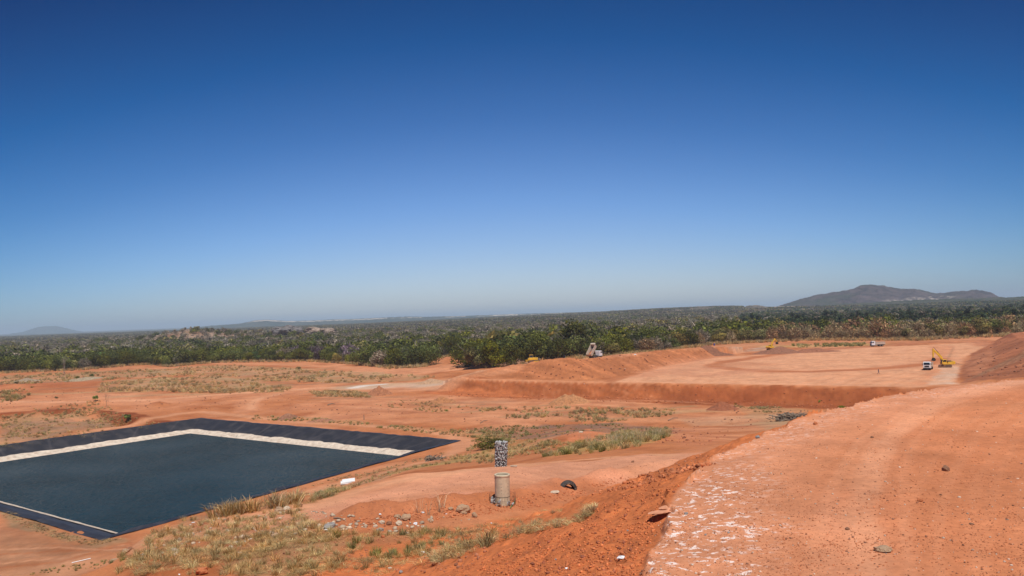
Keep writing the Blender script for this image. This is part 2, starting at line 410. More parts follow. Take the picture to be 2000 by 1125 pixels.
# dug area with shade painted on its banks, and straw-coloured places
PG([(0,812),(90,806),(150,803),(230,806),(330,830),(290,845),(220,855),(110,868),(0,882)], STRAW * .72, .62, 3, 5)
PG([(0,830),(120,815),(230,818),(260,832),(120,850),(0,862)], ASH * 1.2, .45, 3, 4)
PG([(190,803),(262,806),(352,834),(300,838),(215,822)], DARKR * .8, .95, 1.5, 1.5)  # shade on the dug bank faces, painted in dark red
PG([(60,801),(140,797),(150,806),(80,810)], DARKR * .8, .95, 1.2, 1.2)  # painted shade on the upper scarp
PG([(0,806),(60,803),(90,806),(20,816),(0,818)], DARKR * .9, .9, 1.2, 1.2)  # same painted shade at the left end of the scarp
PG([(200,745),(330,735),(440,738),(560,752),(560,764),(420,768),(300,764),(190,766)], STRAW, .62, 4, 7)
PG([(290,722),(440,712),(620,722),(800,731),(860,737),(760,746),(640,748),(520,745),(380,738)], STRAW, .55, 5, 9)
PG([(0,735),(300,720),(340,732),(200,742),(0,750)], STRAW * .85, .6, 5, 9)
PG([(600,762),(700,764),(745,770),(720,776),(620,774)], STRAW * .9, .65, 2, 3)
PG([(490,810),(620,816),(740,828),(860,838),(1010,846),(1000,866),(930,856),(800,842),(640,825),(490,820)], STRAW * .82, .66, 1.6, 2.4)
PG([(900,836),(1000,832),(1200,827),(1330,836),(1300,848),(1150,842),(1120,855),(1050,862),(960,852)], ASH, .75, 2.2, 4)
PG([(940,850),(1050,858),(1100,868),(1020,884),(930,882)], GREENY * 1.25, .5, 2, 3)
PG([(750,925),(850,903),(955,878),(965,892),(880,905),(800,918),(760,928)], GREENY * 1.2, .62, 1.2, 2)
PG([(640,945),(700,930),(760,915),(700,955),(655,965)], STRAW * .8, .5, 1.2, 2)
PG([(1060,893),(1120,868),(1200,848),(1300,836),(1312,850),(1250,870),(1150,886)], GREENY * 1.5, .5, 1.5, 2.5)
PG([(1095,862),(1120,845),(1150,838),(1230,845),(1190,856),(1120,872)], np.array((.60,.20,.085)), .8, 1.5, 1.5)
PG([(1300,835),(1400,838),(1560,832),(1600,828),(1560,850),(1440,870),(1330,876)], np.array((.52,.19,.085)), .6, 2, 3)
PG([(1330,818),(1480,812),(1600,805),(1600,815),(1500,828),(1360,832)], TAN, .45, 4, 5)
PG([(1440,792),(1560,797),(1640,800),(1600,808),(1480,806)], STRAW * .9, .5, 3, 5)
for k, (x0, y0) in enumerate([(1050,806),(1100,812),(1160,800),(1210,806),(1260,812),(1290,798),(1120,822),(1190,818),(1020,795),(880,795),(900,806),(820,796),(980,815)]):
    S([(x0, y0), (x0 + 30, y0 - 2), (x0 + 62, y0 - 5)], 2.4, STRAW * .8, .55, .9)
# cell: outer bank, floor and tracks
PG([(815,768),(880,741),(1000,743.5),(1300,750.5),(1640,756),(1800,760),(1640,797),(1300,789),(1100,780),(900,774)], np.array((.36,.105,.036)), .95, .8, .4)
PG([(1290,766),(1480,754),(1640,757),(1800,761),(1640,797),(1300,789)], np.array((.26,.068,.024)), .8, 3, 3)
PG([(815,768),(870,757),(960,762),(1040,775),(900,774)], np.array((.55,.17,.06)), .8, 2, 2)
PG([(1200,747),(1300,715),(1400,698),(1500,692),(1600,684),(1700,678),(1850,672),(1920,667),(1940,670),(1880,700),(1868,745),(1800,756),(1550,752),(1300,748)], PALE * .985, .92, 2, 1)
WS_ = 2.4
S([(900,739.5),(1000,742),(1150,745.5),(1300,748.2),(1550,752),(1790,756)], .7, SALM, .85, .4)
PG([(945,737),(1010,716),(1111,701),(1156,703),(1290,687),(1400,679),(1450,679),(1440,689),(1326,709),(1200,738),(1100,741)], np.array((.41,.145,.058)), .9, 1, 1)
S([(1250,735),(1330,711),(1400,697)], 4, np.array((.60,.25,.13)), .6, .9)
trk = [(1570,686),(1520,691),(1470,699),(1420,706),(1393,712),(1400,717),(1440,721.5),(1500,725),(1580,726),(1680,722),(1760,717),(1820,709),(1836,700)]
S(trk, 8, np.array((.58,.25,.13)), .5, .8); S(trk, 3.6, np.array((.44,.15,.06)), .9, .5)
S([(1395,719),(1345,722),(1325,728),(1360,733),(1420,730),(1460,724)], 5, np.array((.55,.24,.13)), .6, .8)
S([(1430,713),(1455,710),(1490,712)], 6, np.array((.52,.22,.11)), .75, .8)
S([(1730,680),(1715,688),(1722,693)], 2.5, SALM * .8, .5, .8)
S([(1600,684),(1700,676),(1800,669),(1900,664.5),(1990,660)], 6, np.array((.42,.15,.07)), .75, .6)
S([(1430,676),(1500,672),(1600,672),(1700,668),(1850,664)], 16, SALM * .85, .6, .9)
PG([(1425,678),(1500,674),(1512,678),(1500,684),(1450,682)], GREY * .75, .7, 4, 4)
S([(1520,676),(1580,676),(1640,675),(1690,673)], 8, GREENY * 1.6, .45, .9)
PG([(1815,672),(1862,676),(1852,700),(1845,722),(1820,752),(1780,756),(1835,705)], np.array((.58,.235,.115)), .8, 3, 3)
PG([(1848,708),(1872,712),(1868,750),(1812,752)], GREY, .7, 2, 2)
S([(1862,679),(1856,692),(1849,705)], .45, BROWN * .9, .4, .8)
PG([(1600,735),(1700,730),(1800,740),(1780,755),(1600,752)], PALE * 1.03, .6, 8, 5)
for k in range(9):
    S([(1560 + 26 * k, 753), (1600 + 26 * k, 738), (1640 + 25 * k, 729)], .9, SALM * (.9 if k % 2 else 1.12), .5, .8)
WS_ = 1.0
# right-hand waste slope
PG([(1876,748),(1880,715),(1900,690),(1945,668),(1968,653),(2030,660),(2030,740)], np.array((.34,.122,.058)), .9, 1.5, 2)
PG([(1885,735),(1905,695),(1945,675),(1950,690),(1925,730)], np.array((.47,.19,.095)), .7, 3, 4)
for k in range(10):
    S([(1890 + 11 * k, 742 - 4 * k), (1930 + 12 * k, 722 - 6 * k), (1990 + 12 * k, 700 - 7 * k)], 1.2, BROWN * (.6 if k % 2 else 1.2), .5, .9)
# bench road
S([(560,1010),(640,990),(760,965),(900,940),(1050,922),(1200,905),(1330,892),(1440,878)], 8.0, np.array((.63,.285,.16)), .9, .5)
S([(600,992),(700,958),(800,935),(900,918),(1000,909),(1100,902),(1200,893),(1300,888)], 2.2, PALE, .7, .6)
S([(640,1010),(760,990),(900,965),(1050,950),(1200,930),(1350,905)], 2.4, np.array((.66,.28,.16)), .7, .8)
S([(640,1022),(740,1008),(860,1000)], 3, SALM * 1.08, .6, .9)
S([(700,1014),(850,997),(950,985),(1020,973),(1085,962),(1150,950),(1230,938),(1320,918),(1400,900)], 3.0, np.array((.47,.158,.064)), .8, .6)
S([(1180,975),(1000,1008),(850,1040)], 3, SALM, .45, .9)
# near slope with dry grass
PG([(90,1140),(180,1098),(260,1068),(335,1018),(440,1000),(530,975),(600,985),(600,1015),(720,1045),(900,1030),(1000,1045),(960,1085),(820,1125),(760,1145)], STRAW * .82, .5, 1.2, 1.6)
PG([(100,1135),(190,1100),(260,1078),(330,1090),(300,1135)], RED, .6, .8, .8)
PG([(1000,1005),(1180,985),(1140,1030),(1000,1050),(900,1070),(880,1045)], STRAW, .45, 1, 1.2)
mound_wheel = [[(2010,744),(1950,752),(1860,777),(1780,817),(1730,860),(1700,915),(1688,960),(1672,1000),(1690,1060),(1712,1130)]]
thin_wheel = [[(2010,768),(1905,828),(1835,915),(1802,1010),(1800,1130)], [(2010,792),(1930,856),(1878,945),(1860,1045),(1872,1130)], [(1975,757),(1850,799),(1772,856),(1742,930),(1733,1010),(1750,1120)],
    [(2010,860),(1972,940),(1958,1050),(1965,1130)], [(1880,762),(1760,800),(1660,862),(1600,950),(1560,1060),(1550,1130)]]
mound_wheel += thin_wheel

def paint(x, y, z):
    n = len(x); C = np.tile(SOIL, (n, 1)); M = np.zeros((n, 4)); M[:, 3] = 1
    r = np.hypot(x, y)
    v = fbm(x, y, 30, 4, 101)[:, None]; v2 = fbm(x, y, 7, 4, 103)[:, None]; v3 = fbm(x, y, 1.4, 4, 105)[:, None]
    C = C + (SALM - SOIL) * np.clip(v * 1.6 + .2, 0, 1) + (RED - SOIL) * np.clip(-v2 * 1.2, 0, .6)
    # country under and beyond the wood
    und = np.clip((r - edge_r(np.arctan2(x, y))) / 12, 0, 1) * (y > 0) + (y <= 0) * sstep(150, 300, r)
    und = und[:, None]; lit = BROWN * .8 + (STRAW * .8 - BROWN * .8) * np.clip(v2 + .3, 0, 1)
    C = C * (1 - und) + lit * und; M[:, 2] = und[:, 0]
    fr = sstep(2500, 5500, r)[:, None]
    nfar = fbm(x, y, 420, 5, 111)[:, None]; nf2 = fbm(x, y, 90, 4, 113)[:, None]
    far = np.array((.060,.075,.040)) + (np.array((.13,.105,.075)) - np.array((.060,.075,.040))) * np.clip(.5 + nfar * 1.6 + nf2 * .8, 0, 1)
    C = C * (1 - fr) + far * fr
    u = x / np.maximum(y, 1) * FPX + 1000
    fld = sstep(-.08, .06, fbm(x / 3.0, y * 1.2, 330, 4, 117)) * sstep(1950, 2100, y) * (1 - sstep(5200, 6500, y)) * sstep(1000, 1200, u) * (1 - sstep(1560, 1640, u)) * sstep(-.3, .1, fbm(x, y, 60, 3, 118) + .1)
    fld = fld[:, None]; C = C * (1 - fld * .9) + np.array((.50, .38, .24)) * fld * .9
    rk = sstep(3, 9, rocky(x, y)) * (y < 2000) * sstep(-.25, .1, fbm(x, y, 18, 4, 119)); rk = rk[:, None]
    C = C * (1 - rk) + np.array((.33, .22, .15)) * (1 + .5 * v3) * rk
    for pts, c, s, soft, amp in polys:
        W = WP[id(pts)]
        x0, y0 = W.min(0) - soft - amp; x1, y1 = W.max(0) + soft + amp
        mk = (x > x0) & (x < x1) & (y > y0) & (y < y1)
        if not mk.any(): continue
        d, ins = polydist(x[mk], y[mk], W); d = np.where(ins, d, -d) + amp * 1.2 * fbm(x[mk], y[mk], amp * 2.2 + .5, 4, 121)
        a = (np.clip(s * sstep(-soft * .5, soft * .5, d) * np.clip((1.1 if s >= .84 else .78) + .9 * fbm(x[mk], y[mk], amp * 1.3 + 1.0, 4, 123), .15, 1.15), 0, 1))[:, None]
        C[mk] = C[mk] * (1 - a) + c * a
    for pts, wd, c, s, soft in strokes:
        W = WS[id(pts)]
        x0, y0 = W.min(0) - wd * 2; x1, y1 = W.max(0) + wd * 2
        mk = (x > x0) & (x < x1) & (y > y0) & (y < y1)
        if not mk.any(): continue
        d, _ = polydist(x[mk], y[mk], W, False)
        d = d + wd * .28 * fbm(x[mk], y[mk], wd * 1.1 + .4, 3, 131)
        a = (s * (1 - sstep(wd * .5 * (1 - soft), wd * .5 * (1 + soft), d)))[:, None]
        C[mk] = C[mk] * (1 - a) + c * a
    # bench: no pond liner colours needed; pond bottom dark
    d, ins = polydist(x, y, mound_poly); sdm = np.where(ins, d, -d)
    faces = (z > .8) & (z < 11.5) & (y > 225) & (y < 480) & (x > -40) & ((np.abs(z - 5) > .25))
    st = fbm((x[faces] + .75 * y[faces]) / 1.3, y[faces] / 16, 1.0, 3, 151) + .6 * fbm((x[faces] + .75 * y[faces]) / 5, y[faces] / 30, 1.0, 3, 153)
    C[faces] = C[faces] * (1 + .34 * st[:, None])
    mk = r < 120
    xm, ym, sm = x[mk], y[mk], sdm[mk]
    nz = fbm(xm, ym, 1.0, 4, 141); nz2 = fbm(xm, ym, 3.0, 4, 143)
    near = sstep(-22, -3, sm + 3 * nz2)[:, None]
    zt = z[mk]
    # fresh loose tip slope
    loose = (sstep(-17.5, -15, sm + 1.5 * nz2) * (sm < .1))[:, None]
    cm = C[mk]; cm = cm * (1 - loose) + np.array((.56, .170, .058)) * (1 + .20 * nz[:, None]) * loose
    top = sstep(-.06, .06, sm)[:, None]
    ct = np.array((.60, .222, .102)) + (SALM - np.array((.60, .222, .102))) * np.clip(nz2 * .8 + .15, 0, 1)[:, None]
    pb = (1 - sstep(1.3, 3.2, sm + .5 * nz2))[:, None]; ct = ct * (1 - pb * .9) + np.array((.72, .33, .185)) * pb * .9
    for W in WM[1:]:
        dd, _ = polydist(xm, ym, W, False); dd = dd + .05 * nz + .03 * nz2
        a = (1 - sstep(.05, .13, dd))[:, None] * .24 * np.clip(.5 + 1.4 * nz2, 0, 1)[:, None]; ct = ct * (1 - a) + np.array((.47, .155, .062)) * a
        a = (sstep(.10, .16, dd) * (1 - sstep(.22, .36, dd)))[:, None] * .22; ct = ct * (1 - a) + np.array((.70, .31, .165)) * a
    for W in WM[:1]:
        dd, _ = polydist(xm, ym, W, False); wob = .12 * fbm(xm, ym, .8, 4, 145)
        a = (1 - sstep(.08, .34, dd + wob))[:, None] * .75 * np.clip(.85 + .7 * nz, 0, 1)[:, None]; ct = ct * (1 - a) + np.array((.70, .315, .17)) * a
        a = (sstep(.3, .9, dd + wob) * (1 - sstep(2.5, 5.5, dd)))[:, None] * .45; ct = ct * (1 - a)  + np.array((.53, .185, .075)) * a
    cm = cm * (1 - top) + ct * top
    C[mk] = cm
    crust = top[:, 0] * sstep(-.05, .15, sm) * (1 - sstep(.6, 2.2, sm + .7 * nz2)) * (1 - .75 * sstep(11, 19, r[mk])); M[mk, 0] = np.clip(crust, 0, 1)
    M[mk, 1] = np.maximum(loose[:, 0], .35 * top[:, 0])
    C = C * (1 + .16 * v2 + .14 * v3 + .10 * fbm(x, y, .35, 3, 107)[:, None] * sstep(120, 60, r)[:, None])
    return np.clip(C, .004, .95), M

# forest edge (foot of the first trees), as radius by azimuth
_edge_px = [(-700,745,0),(-300,738,0),(0,729,0),(150,723,0),(280,712,0),(330,716,0),(420,708,0),(520,706,0),(600,705.5,0),(700,712,0),(760,719,0),(835,716,0),(850,700,0),(905,696,1),(915,716,2.4),(1000,715,2.4),(1060,707.5,3.5),(1100,703,4.2),(1145,700,4.5),(1200,697,4.8),(1290,687,5),(1400,674,5),(1500,668,5.5),(1600,664,5.8),(1800,663,6),(1950,656,6),(2300,640,6)]
_et, _er = [], []
for px, py, zz in _edge_px:
    q = onz(px, py, zz); _et.append(math.atan2(q[0], q[1])); _er.append(math.hypot(*q))
def edge_r(th):
    return np.interp(th, _et, _er)
_all = [p for P_ in polys for p in P_[0]] + [p for S_ in strokes for p in S_[0]] + [p for W in mound_wheel for p in W]
_hit = hit([p[0] for p in _all], [p[1] for p in _all])[:, :2]
WP, WS, WM = {}, {}, []
k_ = 0
for P_ in polys: WP[id(P_[0])] = _hit[k_:k_ + len(P_[0])]; k_ += len(P_[0])
for S_ in strokes: WS[id(S_[0])] = _hit[k_:k_ + len(S_[0])]; k_ += len(S_[0])
for W in mound_wheel: WM.append(_hit[k_:k_ + len(W)]); k_ += len(W)

# ------------------------------------------------------------------ ground mesh
def build_ground():
    th, rr = GTH, GRR; nt_, nr = len(th), len(rr); x, y, z = _gx, _gy, _gz
    C, M = paint(x, y, z)
    i = np.arange(nr - 1)[:, None] * nt_; j = np.arange(nt_)[None, :]; j2 = (j + 1) % nt_
    F = np.stack([i + j, i + nt_ + j, i + nt_ + j2, i + j2], -1).reshape(-1, 4)
    F = F[:, ::-1]
    V = np.stack([x, y, z], -1)
    zc = height(np.array([0.0]), np.array([0.0]))[0]
    V = np.concatenate([V, [[0, 0, zc]]]); C = np.concatenate([C, C[:1]]); M = np.concatenate([M, M[:1]])
    jj = np.arange(nt_); T = np.stack([np.full(nt_, len(V) - 1), jj, (jj + 1) % nt_], -1)[:, ::-1]
    return V, [F, T], C, M
def ground_material():
    m, nt, b = newmat('red_earth')
    L = nt.links.new
    ca_ = N(nt, 'ShaderNodeAttribute', attribute_name='Col'); ma = N(nt, 'ShaderNodeAttribute', attribute_name='M')
    sp = N(nt, 'ShaderNodeSeparateColor'); L(ma.outputs['Color'], sp.inputs[0])
    geo = N(nt, 'ShaderNodeNewGeometry')
    def noise(scale, det=6, rough=.6, vec=None):
        n = N(nt, 'ShaderNodeTexNoise'); n.inputs['Scale'].default_value = scale; n.inputs['Detail'].default_value = det; n.inputs['Roughness'].default_value = rough
        L(vec or geo.outputs['Position'], n.inputs['Vector']); return n
    def mr(src, a, bb, c=0.0, d=1.0):
        q = N(nt, 'ShaderNodeMapRange'); L(src, q.inputs[0]); q.inputs[1].default_value = a; q.inputs[2].default_value = bb; q.inputs[3].default_value = c; q.inputs[4].default_value = d; return q.outputs[0]
    def mul_(src, fac, col_=None):
        q = N(nt, 'ShaderNodeMix', data_type='RGBA', blend_type='MULTIPLY'); q.inputs[0].default_value = 1; L(src, q.inputs[6]); L(fac, q.inputs[7]); return q.outputs[2]
    def mixc(fac, a, bb):
        q = N(nt, 'ShaderNodeMix', data_type='RGBA'); L(fac, q.inputs[0]); L(a, q.inputs[6])
        if isinstance(bb, tuple): q.inputs[7].default_value = (*bb, 1)
        else: L(bb, q.inputs[7])
        return q.outputs[2]
    def mm(op, a, bb):
        q = N(nt, 'ShaderNodeMath', operation=op)
        for k, v in enumerate((a, bb)):
            if isinstance(v, (int, float)): q.inputs[k].default_value = v
            else: L(v, q.inputs[k])
        return q.outputs[0]
    n1 = noise(.9, 8, .65); n2 = noise(9, 6, .7); n3 = noise(.12, 5, .6)
    c = mul_(ca_.outputs['Color'], mr(n1.outputs['Fac'], .2, .8, .84, 1.16))
    c = mul_(c, mr(n2.outputs['Fac'], .25, .75, .80, 1.18))
    c = mul_(c, mr(n3.outputs['Fac'], .3, .7, .93, 1.07))
    # grit: small dark and light stones in the soil
    v = N(nt, 'ShaderNodeTexVoronoi'); v.inputs['Scale'].default_value = 5.5; v.inputs['Randomness'].default_value = 1; L(geo.outputs['Position'], v.inputs['Vector'])
    spot = mr(v.outputs['Distance'], .10, .16, 1, 0)
    sc2 = N(nt, 'ShaderNodeSeparateColor'); L(v.outputs['Color'], sc2.inputs[0])
    spot = mm('MULTIPLY', spot, mr(sc2.outputs[0], .80, .82)); c = mixc(mm('MULTIPLY', spot, .55), c, (.20, .085, .045))
    # white crushed crust on the lip of the mound, smeared along the wheel direction
    mp = N(nt, 'ShaderNodeMapping'); L(geo.outputs['Position'], mp.inputs[0]); mp.inputs['Rotation'].default_value = (0, 0, R(-50)); mp.inputs['Scale'].default_value = (3.4, 4.6, 5)
    f1 = noise(1.9, 7, .66, mp.outputs[0]); f2 = noise(.45, 4, .6)
    fl = mm('MULTIPLY', mr(f1.outputs['Fac'], .545, .60), mr(f2.outputs['Fac'], .32, .52))
    fl = mm('MULTIPLY', fl, mr(sp.outputs[0], .03, .55)); c = mixc(mm('MULTIPLY', fl, .95), c, (.88, .74, .66))
    L(c, b.inputs['Base Color']); b.inputs['Roughness'].default_value = .95; b.inputs['Specular IOR Level'].default_value = .15
    # relief
    h1 = noise(2.2, 8, .68); h2 = noise(14, 5, .7)
    hh = mm('ADD', mm('MULTIPLY', h1.outputs['Fac'], .12), mm('MULTIPLY', h2.outputs['Fac'], .025))
    vv = N(nt, 'ShaderNodeTexVoronoi'); vv.inputs['Scale'].default_value = 4.2; L(geo.outputs['Position'], vv.inputs['Vector'])
    clod = mm('MULTIPLY', mr(vv.outputs['Distance'], .0, .5, .14, 0), sp.outputs[1])
    hh = mm('ADD', hh, clod)
    bp = N(nt, 'ShaderNodeBump'); bp.inputs['Strength'].default_value = .6; bp.inputs['Distance'].default_value = .38
    L(hh, bp.inputs['Height']); L(bp.outputs[0], b.inputs['Normal'])
    return m
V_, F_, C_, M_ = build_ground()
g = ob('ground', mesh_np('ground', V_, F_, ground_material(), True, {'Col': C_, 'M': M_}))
tag(g, 'orange red earth ground with tracks, banks and benches', 'ground', kind='structure')
del V_, F_, C_, M_

# ------------------------------------------------------------------ pond: water, liner, salt band
def inset(P, d):
    P = [np.array(p, float) for p in P]; n = len(P); c = sum(P) / n; L = []
    for i in range(n):
        a, b = P[i], P[(i + 1) % n]; e = (b - a) / np.linalg.norm(b - a); nn = np.array((-e[1], e[0]))
        if (c - a) @ nn < 0: nn = -nn
        L.append((a + nn * d, e))
    out_ = []
    for i in range(n):
        (p, e), (q, f) = L[i - 1], L[i]
        A = np.array([[e[0], -f[0]], [e[1], -f[1]]]); t = np.linalg.solve(A, q - p); out_.append(p + e * t[0])
    return out_
WZ = -3.0
def liner_rows(ds, zf, amp, step=.9, seed=0, jag=None):
    V, F, A = [], [], []; ncol = None
    for ri, d in enumerate(ds):
        P = inset(pond, d); row = []; acc = 0
        for i in range(4):
            a, b = P[i], P[(i + 1) % 4]; L = np.linalg.norm(np.array(pond[(i + 1) % 4]) - np.array(pond[i])); n = int(L / step)
            for k in range(n):
                p = a + (b - a) * k / n; s_ = acc + L * k / n; w_ = fbm(s_ / 1.0, d * .35 + seed, 2.3, 3, 201 + seed)
                w2 = fbm(s_ + 2.0 * d, d * .2, 7.0, 3, 207 + seed)
                dj = 0
                if jag is not None and ri in jag: dj = jag[ri] * fbm(s_, ri * 7.7, 2.6, 3, 213)
                cdir = (np.mean(pond, 0) - p); cdir = cdir / np.linalg.norm(cdir)
                q = p + cdir * (dj + .25 * w2 * (1 if d < 0 else .3))
                row.append((q[0], q[1], zf(d + dj) + amp * (w_ + .8 * w2))); A.append((s_ / 500.0, max(0, d) / 12, .5))
            acc += L
        V += row; ncol = len(row)
    for r_ in range(len(ds) - 1):
        for k in range(ncol):
            F.append((r_ * ncol + k, r_ * ncol + (k + 1) % ncol, (r_ + 1) * ncol + (k + 1) % ncol, (r_ + 1) * ncol + k))
    return np.array(V), np.array(F), np.array(A)
lm, nt, b = newmat('black_geomembrane'); L = nt.links.new
at_ = N(nt, 'ShaderNodeAttribute', attribute_name='S'); sp = N(nt, 'ShaderNodeSeparateColor'); L(at_.outputs['Color'], sp.inputs[0])
ml = N(nt, 'ShaderNodeMath', operation='MULTIPLY'); L(sp.outputs[0], ml.inputs[0]); ml.inputs[1].default_value = 500 / 13.0
sk = N(nt, 'ShaderNodeMath', operation='MULTIPLY_ADD'); L(sp.outputs[1], sk.inputs[0]); sk.inputs[1].default_value = .35; L(ml.outputs[0], sk.inputs[2])
fr_ = N(nt, 'ShaderNodeMath', operation='FRACT'); L(sk.outputs[0], fr_.inputs[0])
pg_ = N(nt, 'ShaderNodeMapRange'); L(fr_.outputs[0], pg_.inputs[0]); pg_.inputs[1].default_value = .93; pg_.inputs[2].default_value = .955
ge_ = N(nt, 'ShaderNodeNewGeometry'); n1 = N(nt, 'ShaderNodeTexNoise'); n1.inputs['Scale'].default_value = .35; n1.inputs['Detail'].default_value = 8; L(ge_.outputs['Position'], n1.inputs['Vector'])
mpn = N(nt, 'ShaderNodeMapRange'); L(n1.outputs['Fac'], mpn.inputs[0]); mpn.inputs[1].default_value = .46; mpn.inputs[2].default_value = .8; mpn.inputs[4].default_value = .45
add = N(nt, 'ShaderNodeMath', operation='MULTIPLY_ADD', use_clamp=True); L(pg_.outputs[0], add.inputs[0]); add.inputs[1].default_value = .22; L(mpn.outputs[0], add.inputs[2])
mx = N(nt, 'ShaderNodeMix', data_type='RGBA'); L(add.outputs[0], mx.inputs[0]); mx.inputs[6].default_value = (.026, .026, .031, 1); mx.inputs[7].default_value = (.12, .105, .10, 1)
L(mx.outputs[2], b.inputs['Base Color']); b.inputs['Roughness'].default_value = .55
zl = lambda d: .16 if d < -.15 else (.20 if d < .3 else .16 - d * .4)
ds = [-1.3, -.8, -.3, .1, .5, 1.0, 1.6, 2.4, 3.2, 4.0, 4.8, 5.6, 6.4, 7.2, 8.0, 9.0]
V_, F_, A_ = liner_rows(ds, zl, .16)
liner = ob('pond_liner', mesh_np('pond_liner', V_, F_[:, ::-1], lm, True, {'S': A_}))
tag(liner, 'wrinkled black plastic liner around the banks of the square pond', 'pond liner')
salt = simple('salt_crust', (.66, .55, .43), .9, 0, .16, .8, .1, dirt=(.42, .29, .20), dirt_amt=.45, dscale=.7)
V_, F_, A_ = liner_rows([5.75, 6.1, 6.6, 7.4, 8.3], lambda d: .20 - d * .4, .03, jag={0: .45, 4: .15}, seed=0)
V_[:, 2] += .07
band = ob('salt_band', mesh_np('salt_band', V_, F_[:, ::-1], salt, True), liner)
tag(band, 'pale dried salt band just above the waterline')
W_ = inset(pond, 6.9)
nx = 60; g_ = np.linspace(0, 1, nx)
UU, VV = np.meshgrid(g_, g_); c4 = [np.array(p) for p in W_]
Q = (1-UU)[..., None]*((1-VV)[..., None]*c4[0] + VV[..., None]*c4[3]) + UU[..., None]*((1-VV)[..., None]*c4[1] + VV[..., None]*c4[2])
Vw = np.concatenate([Q.reshape(-1, 2), np.full((nx * nx, 1), WZ)], 1)
i = (np.arange(nx - 1)[:, None] * nx + np.arange(nx - 1)[None, :]).ravel()
Fw = np.stack([i, i + nx, i + nx + 1, i + 1], -1)
wm, nt, b = newmat('dark_water'); L = nt.links.new
b.inputs['Base Color'].default_value = (.011, .043, .066, 1); b.inputs['Roughness'].default_value = .10; b.inputs['Specular IOR Level'].default_value = .14; b.inputs['IOR'].default_value = 1.33
ge_ = N(nt, 'ShaderNodeNewGeometry'); mp = N(nt, 'ShaderNodeMapping'); L(ge_.outputs['Position'], mp.inputs[0]); mp.inputs['Rotation'].default_value = (0, 0, R(-18)); mp.inputs['Scale'].default_value = (.62, .34, 1)
n1 = N(nt, 'ShaderNodeTexNoise'); n1.inputs['Scale'].default_value = 1.3; n1.inputs['Detail'].default_value = 4; n1.inputs['Roughness'].default_value = .6; L(mp.outputs[0], n1.inputs['Vector'])
n2 = N(nt, 'ShaderNodeTexNoise'); n2.inputs['Scale'].default_value = .03; n2.inputs['Detail'].default_value = 3; L(ge_.outputs['Position'], n2.inputs['Vector'])
am = N(nt, 'ShaderNodeMapRange'); L(n2.outputs['Fac'], am.inputs[0]); am.inputs[1].default_value = .3; am.inputs[2].default_value = .7; am.inputs[3].default_value = .45; am.inputs[4].default_value = 1.0
bp = N(nt, 'ShaderNodeBump'); L(am.outputs[0], bp.inputs['Strength']); bp.inputs['Distance'].default_value = 4.5
L(n1.outputs['Fac'], bp.inputs['Height']); L(bp.outputs[0], b.inputs['Normal'])
b.inputs['Specular IOR Level'].default_value = 0; b.inputs['Roughness'].default_value = 1
gl = N(nt, 'ShaderNodeBsdfGlossy'); gl.inputs['Roughness'].default_value = .06; L(bp.outputs[0], gl.inputs['Normal']); fz = N(nt, 'ShaderNodeFresnel'); fz.inputs[0].default_value = 1.33; L(bp.outputs[0], fz.inputs['Normal'])
fm_ = N(nt, 'ShaderNodeMapRange'); L(fz.outputs[0], fm_.inputs[0]); fm_.inputs[3].default_value = .0; fm_.inputs[4].default_value = .40
mw = N(nt, 'ShaderNodeMixShader'); L(fm_.outputs[0], mw.inputs[0]); L(b.outputs[0], mw.inputs[1]); L(gl.outputs[0], mw.inputs[2]); L(mw.outputs[0], nt.nodes['Material Output'].inputs[0])
tag(ob('water', mesh_np('water', Vw, Fw, wm)), 'dark rippled water filling the lined pond', 'water', kind='structure')

# ------------------------------------------------------------------ far hills
def hillmat(name, c1, c2, c3, s1, s2):
    m, nt, b = newmat(name); L = nt.links.new; g_ = N(nt, 'ShaderNodeNewGeometry'); at_ = N(nt, 'ShaderNodeAttribute', attribute_name='Col')
    a = N(nt, 'ShaderNodeTexNoise'); a.inputs['Scale'].default_value = s1; a.inputs['Detail'].default_value = 8; a.inputs['Roughness'].default_value = .7; L(g_.outputs['Position'], a.inputs['Vector'])
    bb = N(nt, 'ShaderNodeTexNoise'); bb.inputs['Scale'].default_value = s2; bb.inputs['Detail'].default_value = 4; L(g_.outputs['Position'], bb.inputs['Vector'])
    r_ = N(nt, 'ShaderNodeValToRGB'); L(a.outputs['Fac'], r_.inputs[0]); r_.color_ramp.elements[0].position = .38; r_.color_ramp.elements[1].position = .62
    r_.color_ramp.elements[0].color = (*c1, 1); r_.color_ramp.elements[1].color = (*c2, 1)
    mr_ = N(nt, 'ShaderNodeMapRange'); L(bb.outputs['Fac'], mr_.inputs[0]); mr_.inputs[1].default_value = .5; mr_.inputs[2].default_value = .66; mr_.inputs[4].default_value = .7
    mx = N(nt, 'ShaderNodeMix', data_type='RGBA'); L(mr_.outputs[0], mx.inputs[0]); L(r_.outputs[0], mx.inputs[6]); mx.inputs[7].default_value = (*c3, 1)
    sp = N(nt, 'ShaderNodeSeparateColor'); L(at_.outputs['Color'], sp.inputs[0])
    m2 = N(nt, 'ShaderNodeMix', data_type='RGBA'); L(sp.outputs[0], m2.inputs[0]); L(mx.outputs[2], m2.inputs[6]); m2.inputs[7].default_value = (.55, .47, .38, 1)
    L(m2.outputs[2], b.inputs['Base Color']); b.inputs['Roughness'].default_value = 1; b.inputs['Specular IOR Level'].default_value = 0
    return m
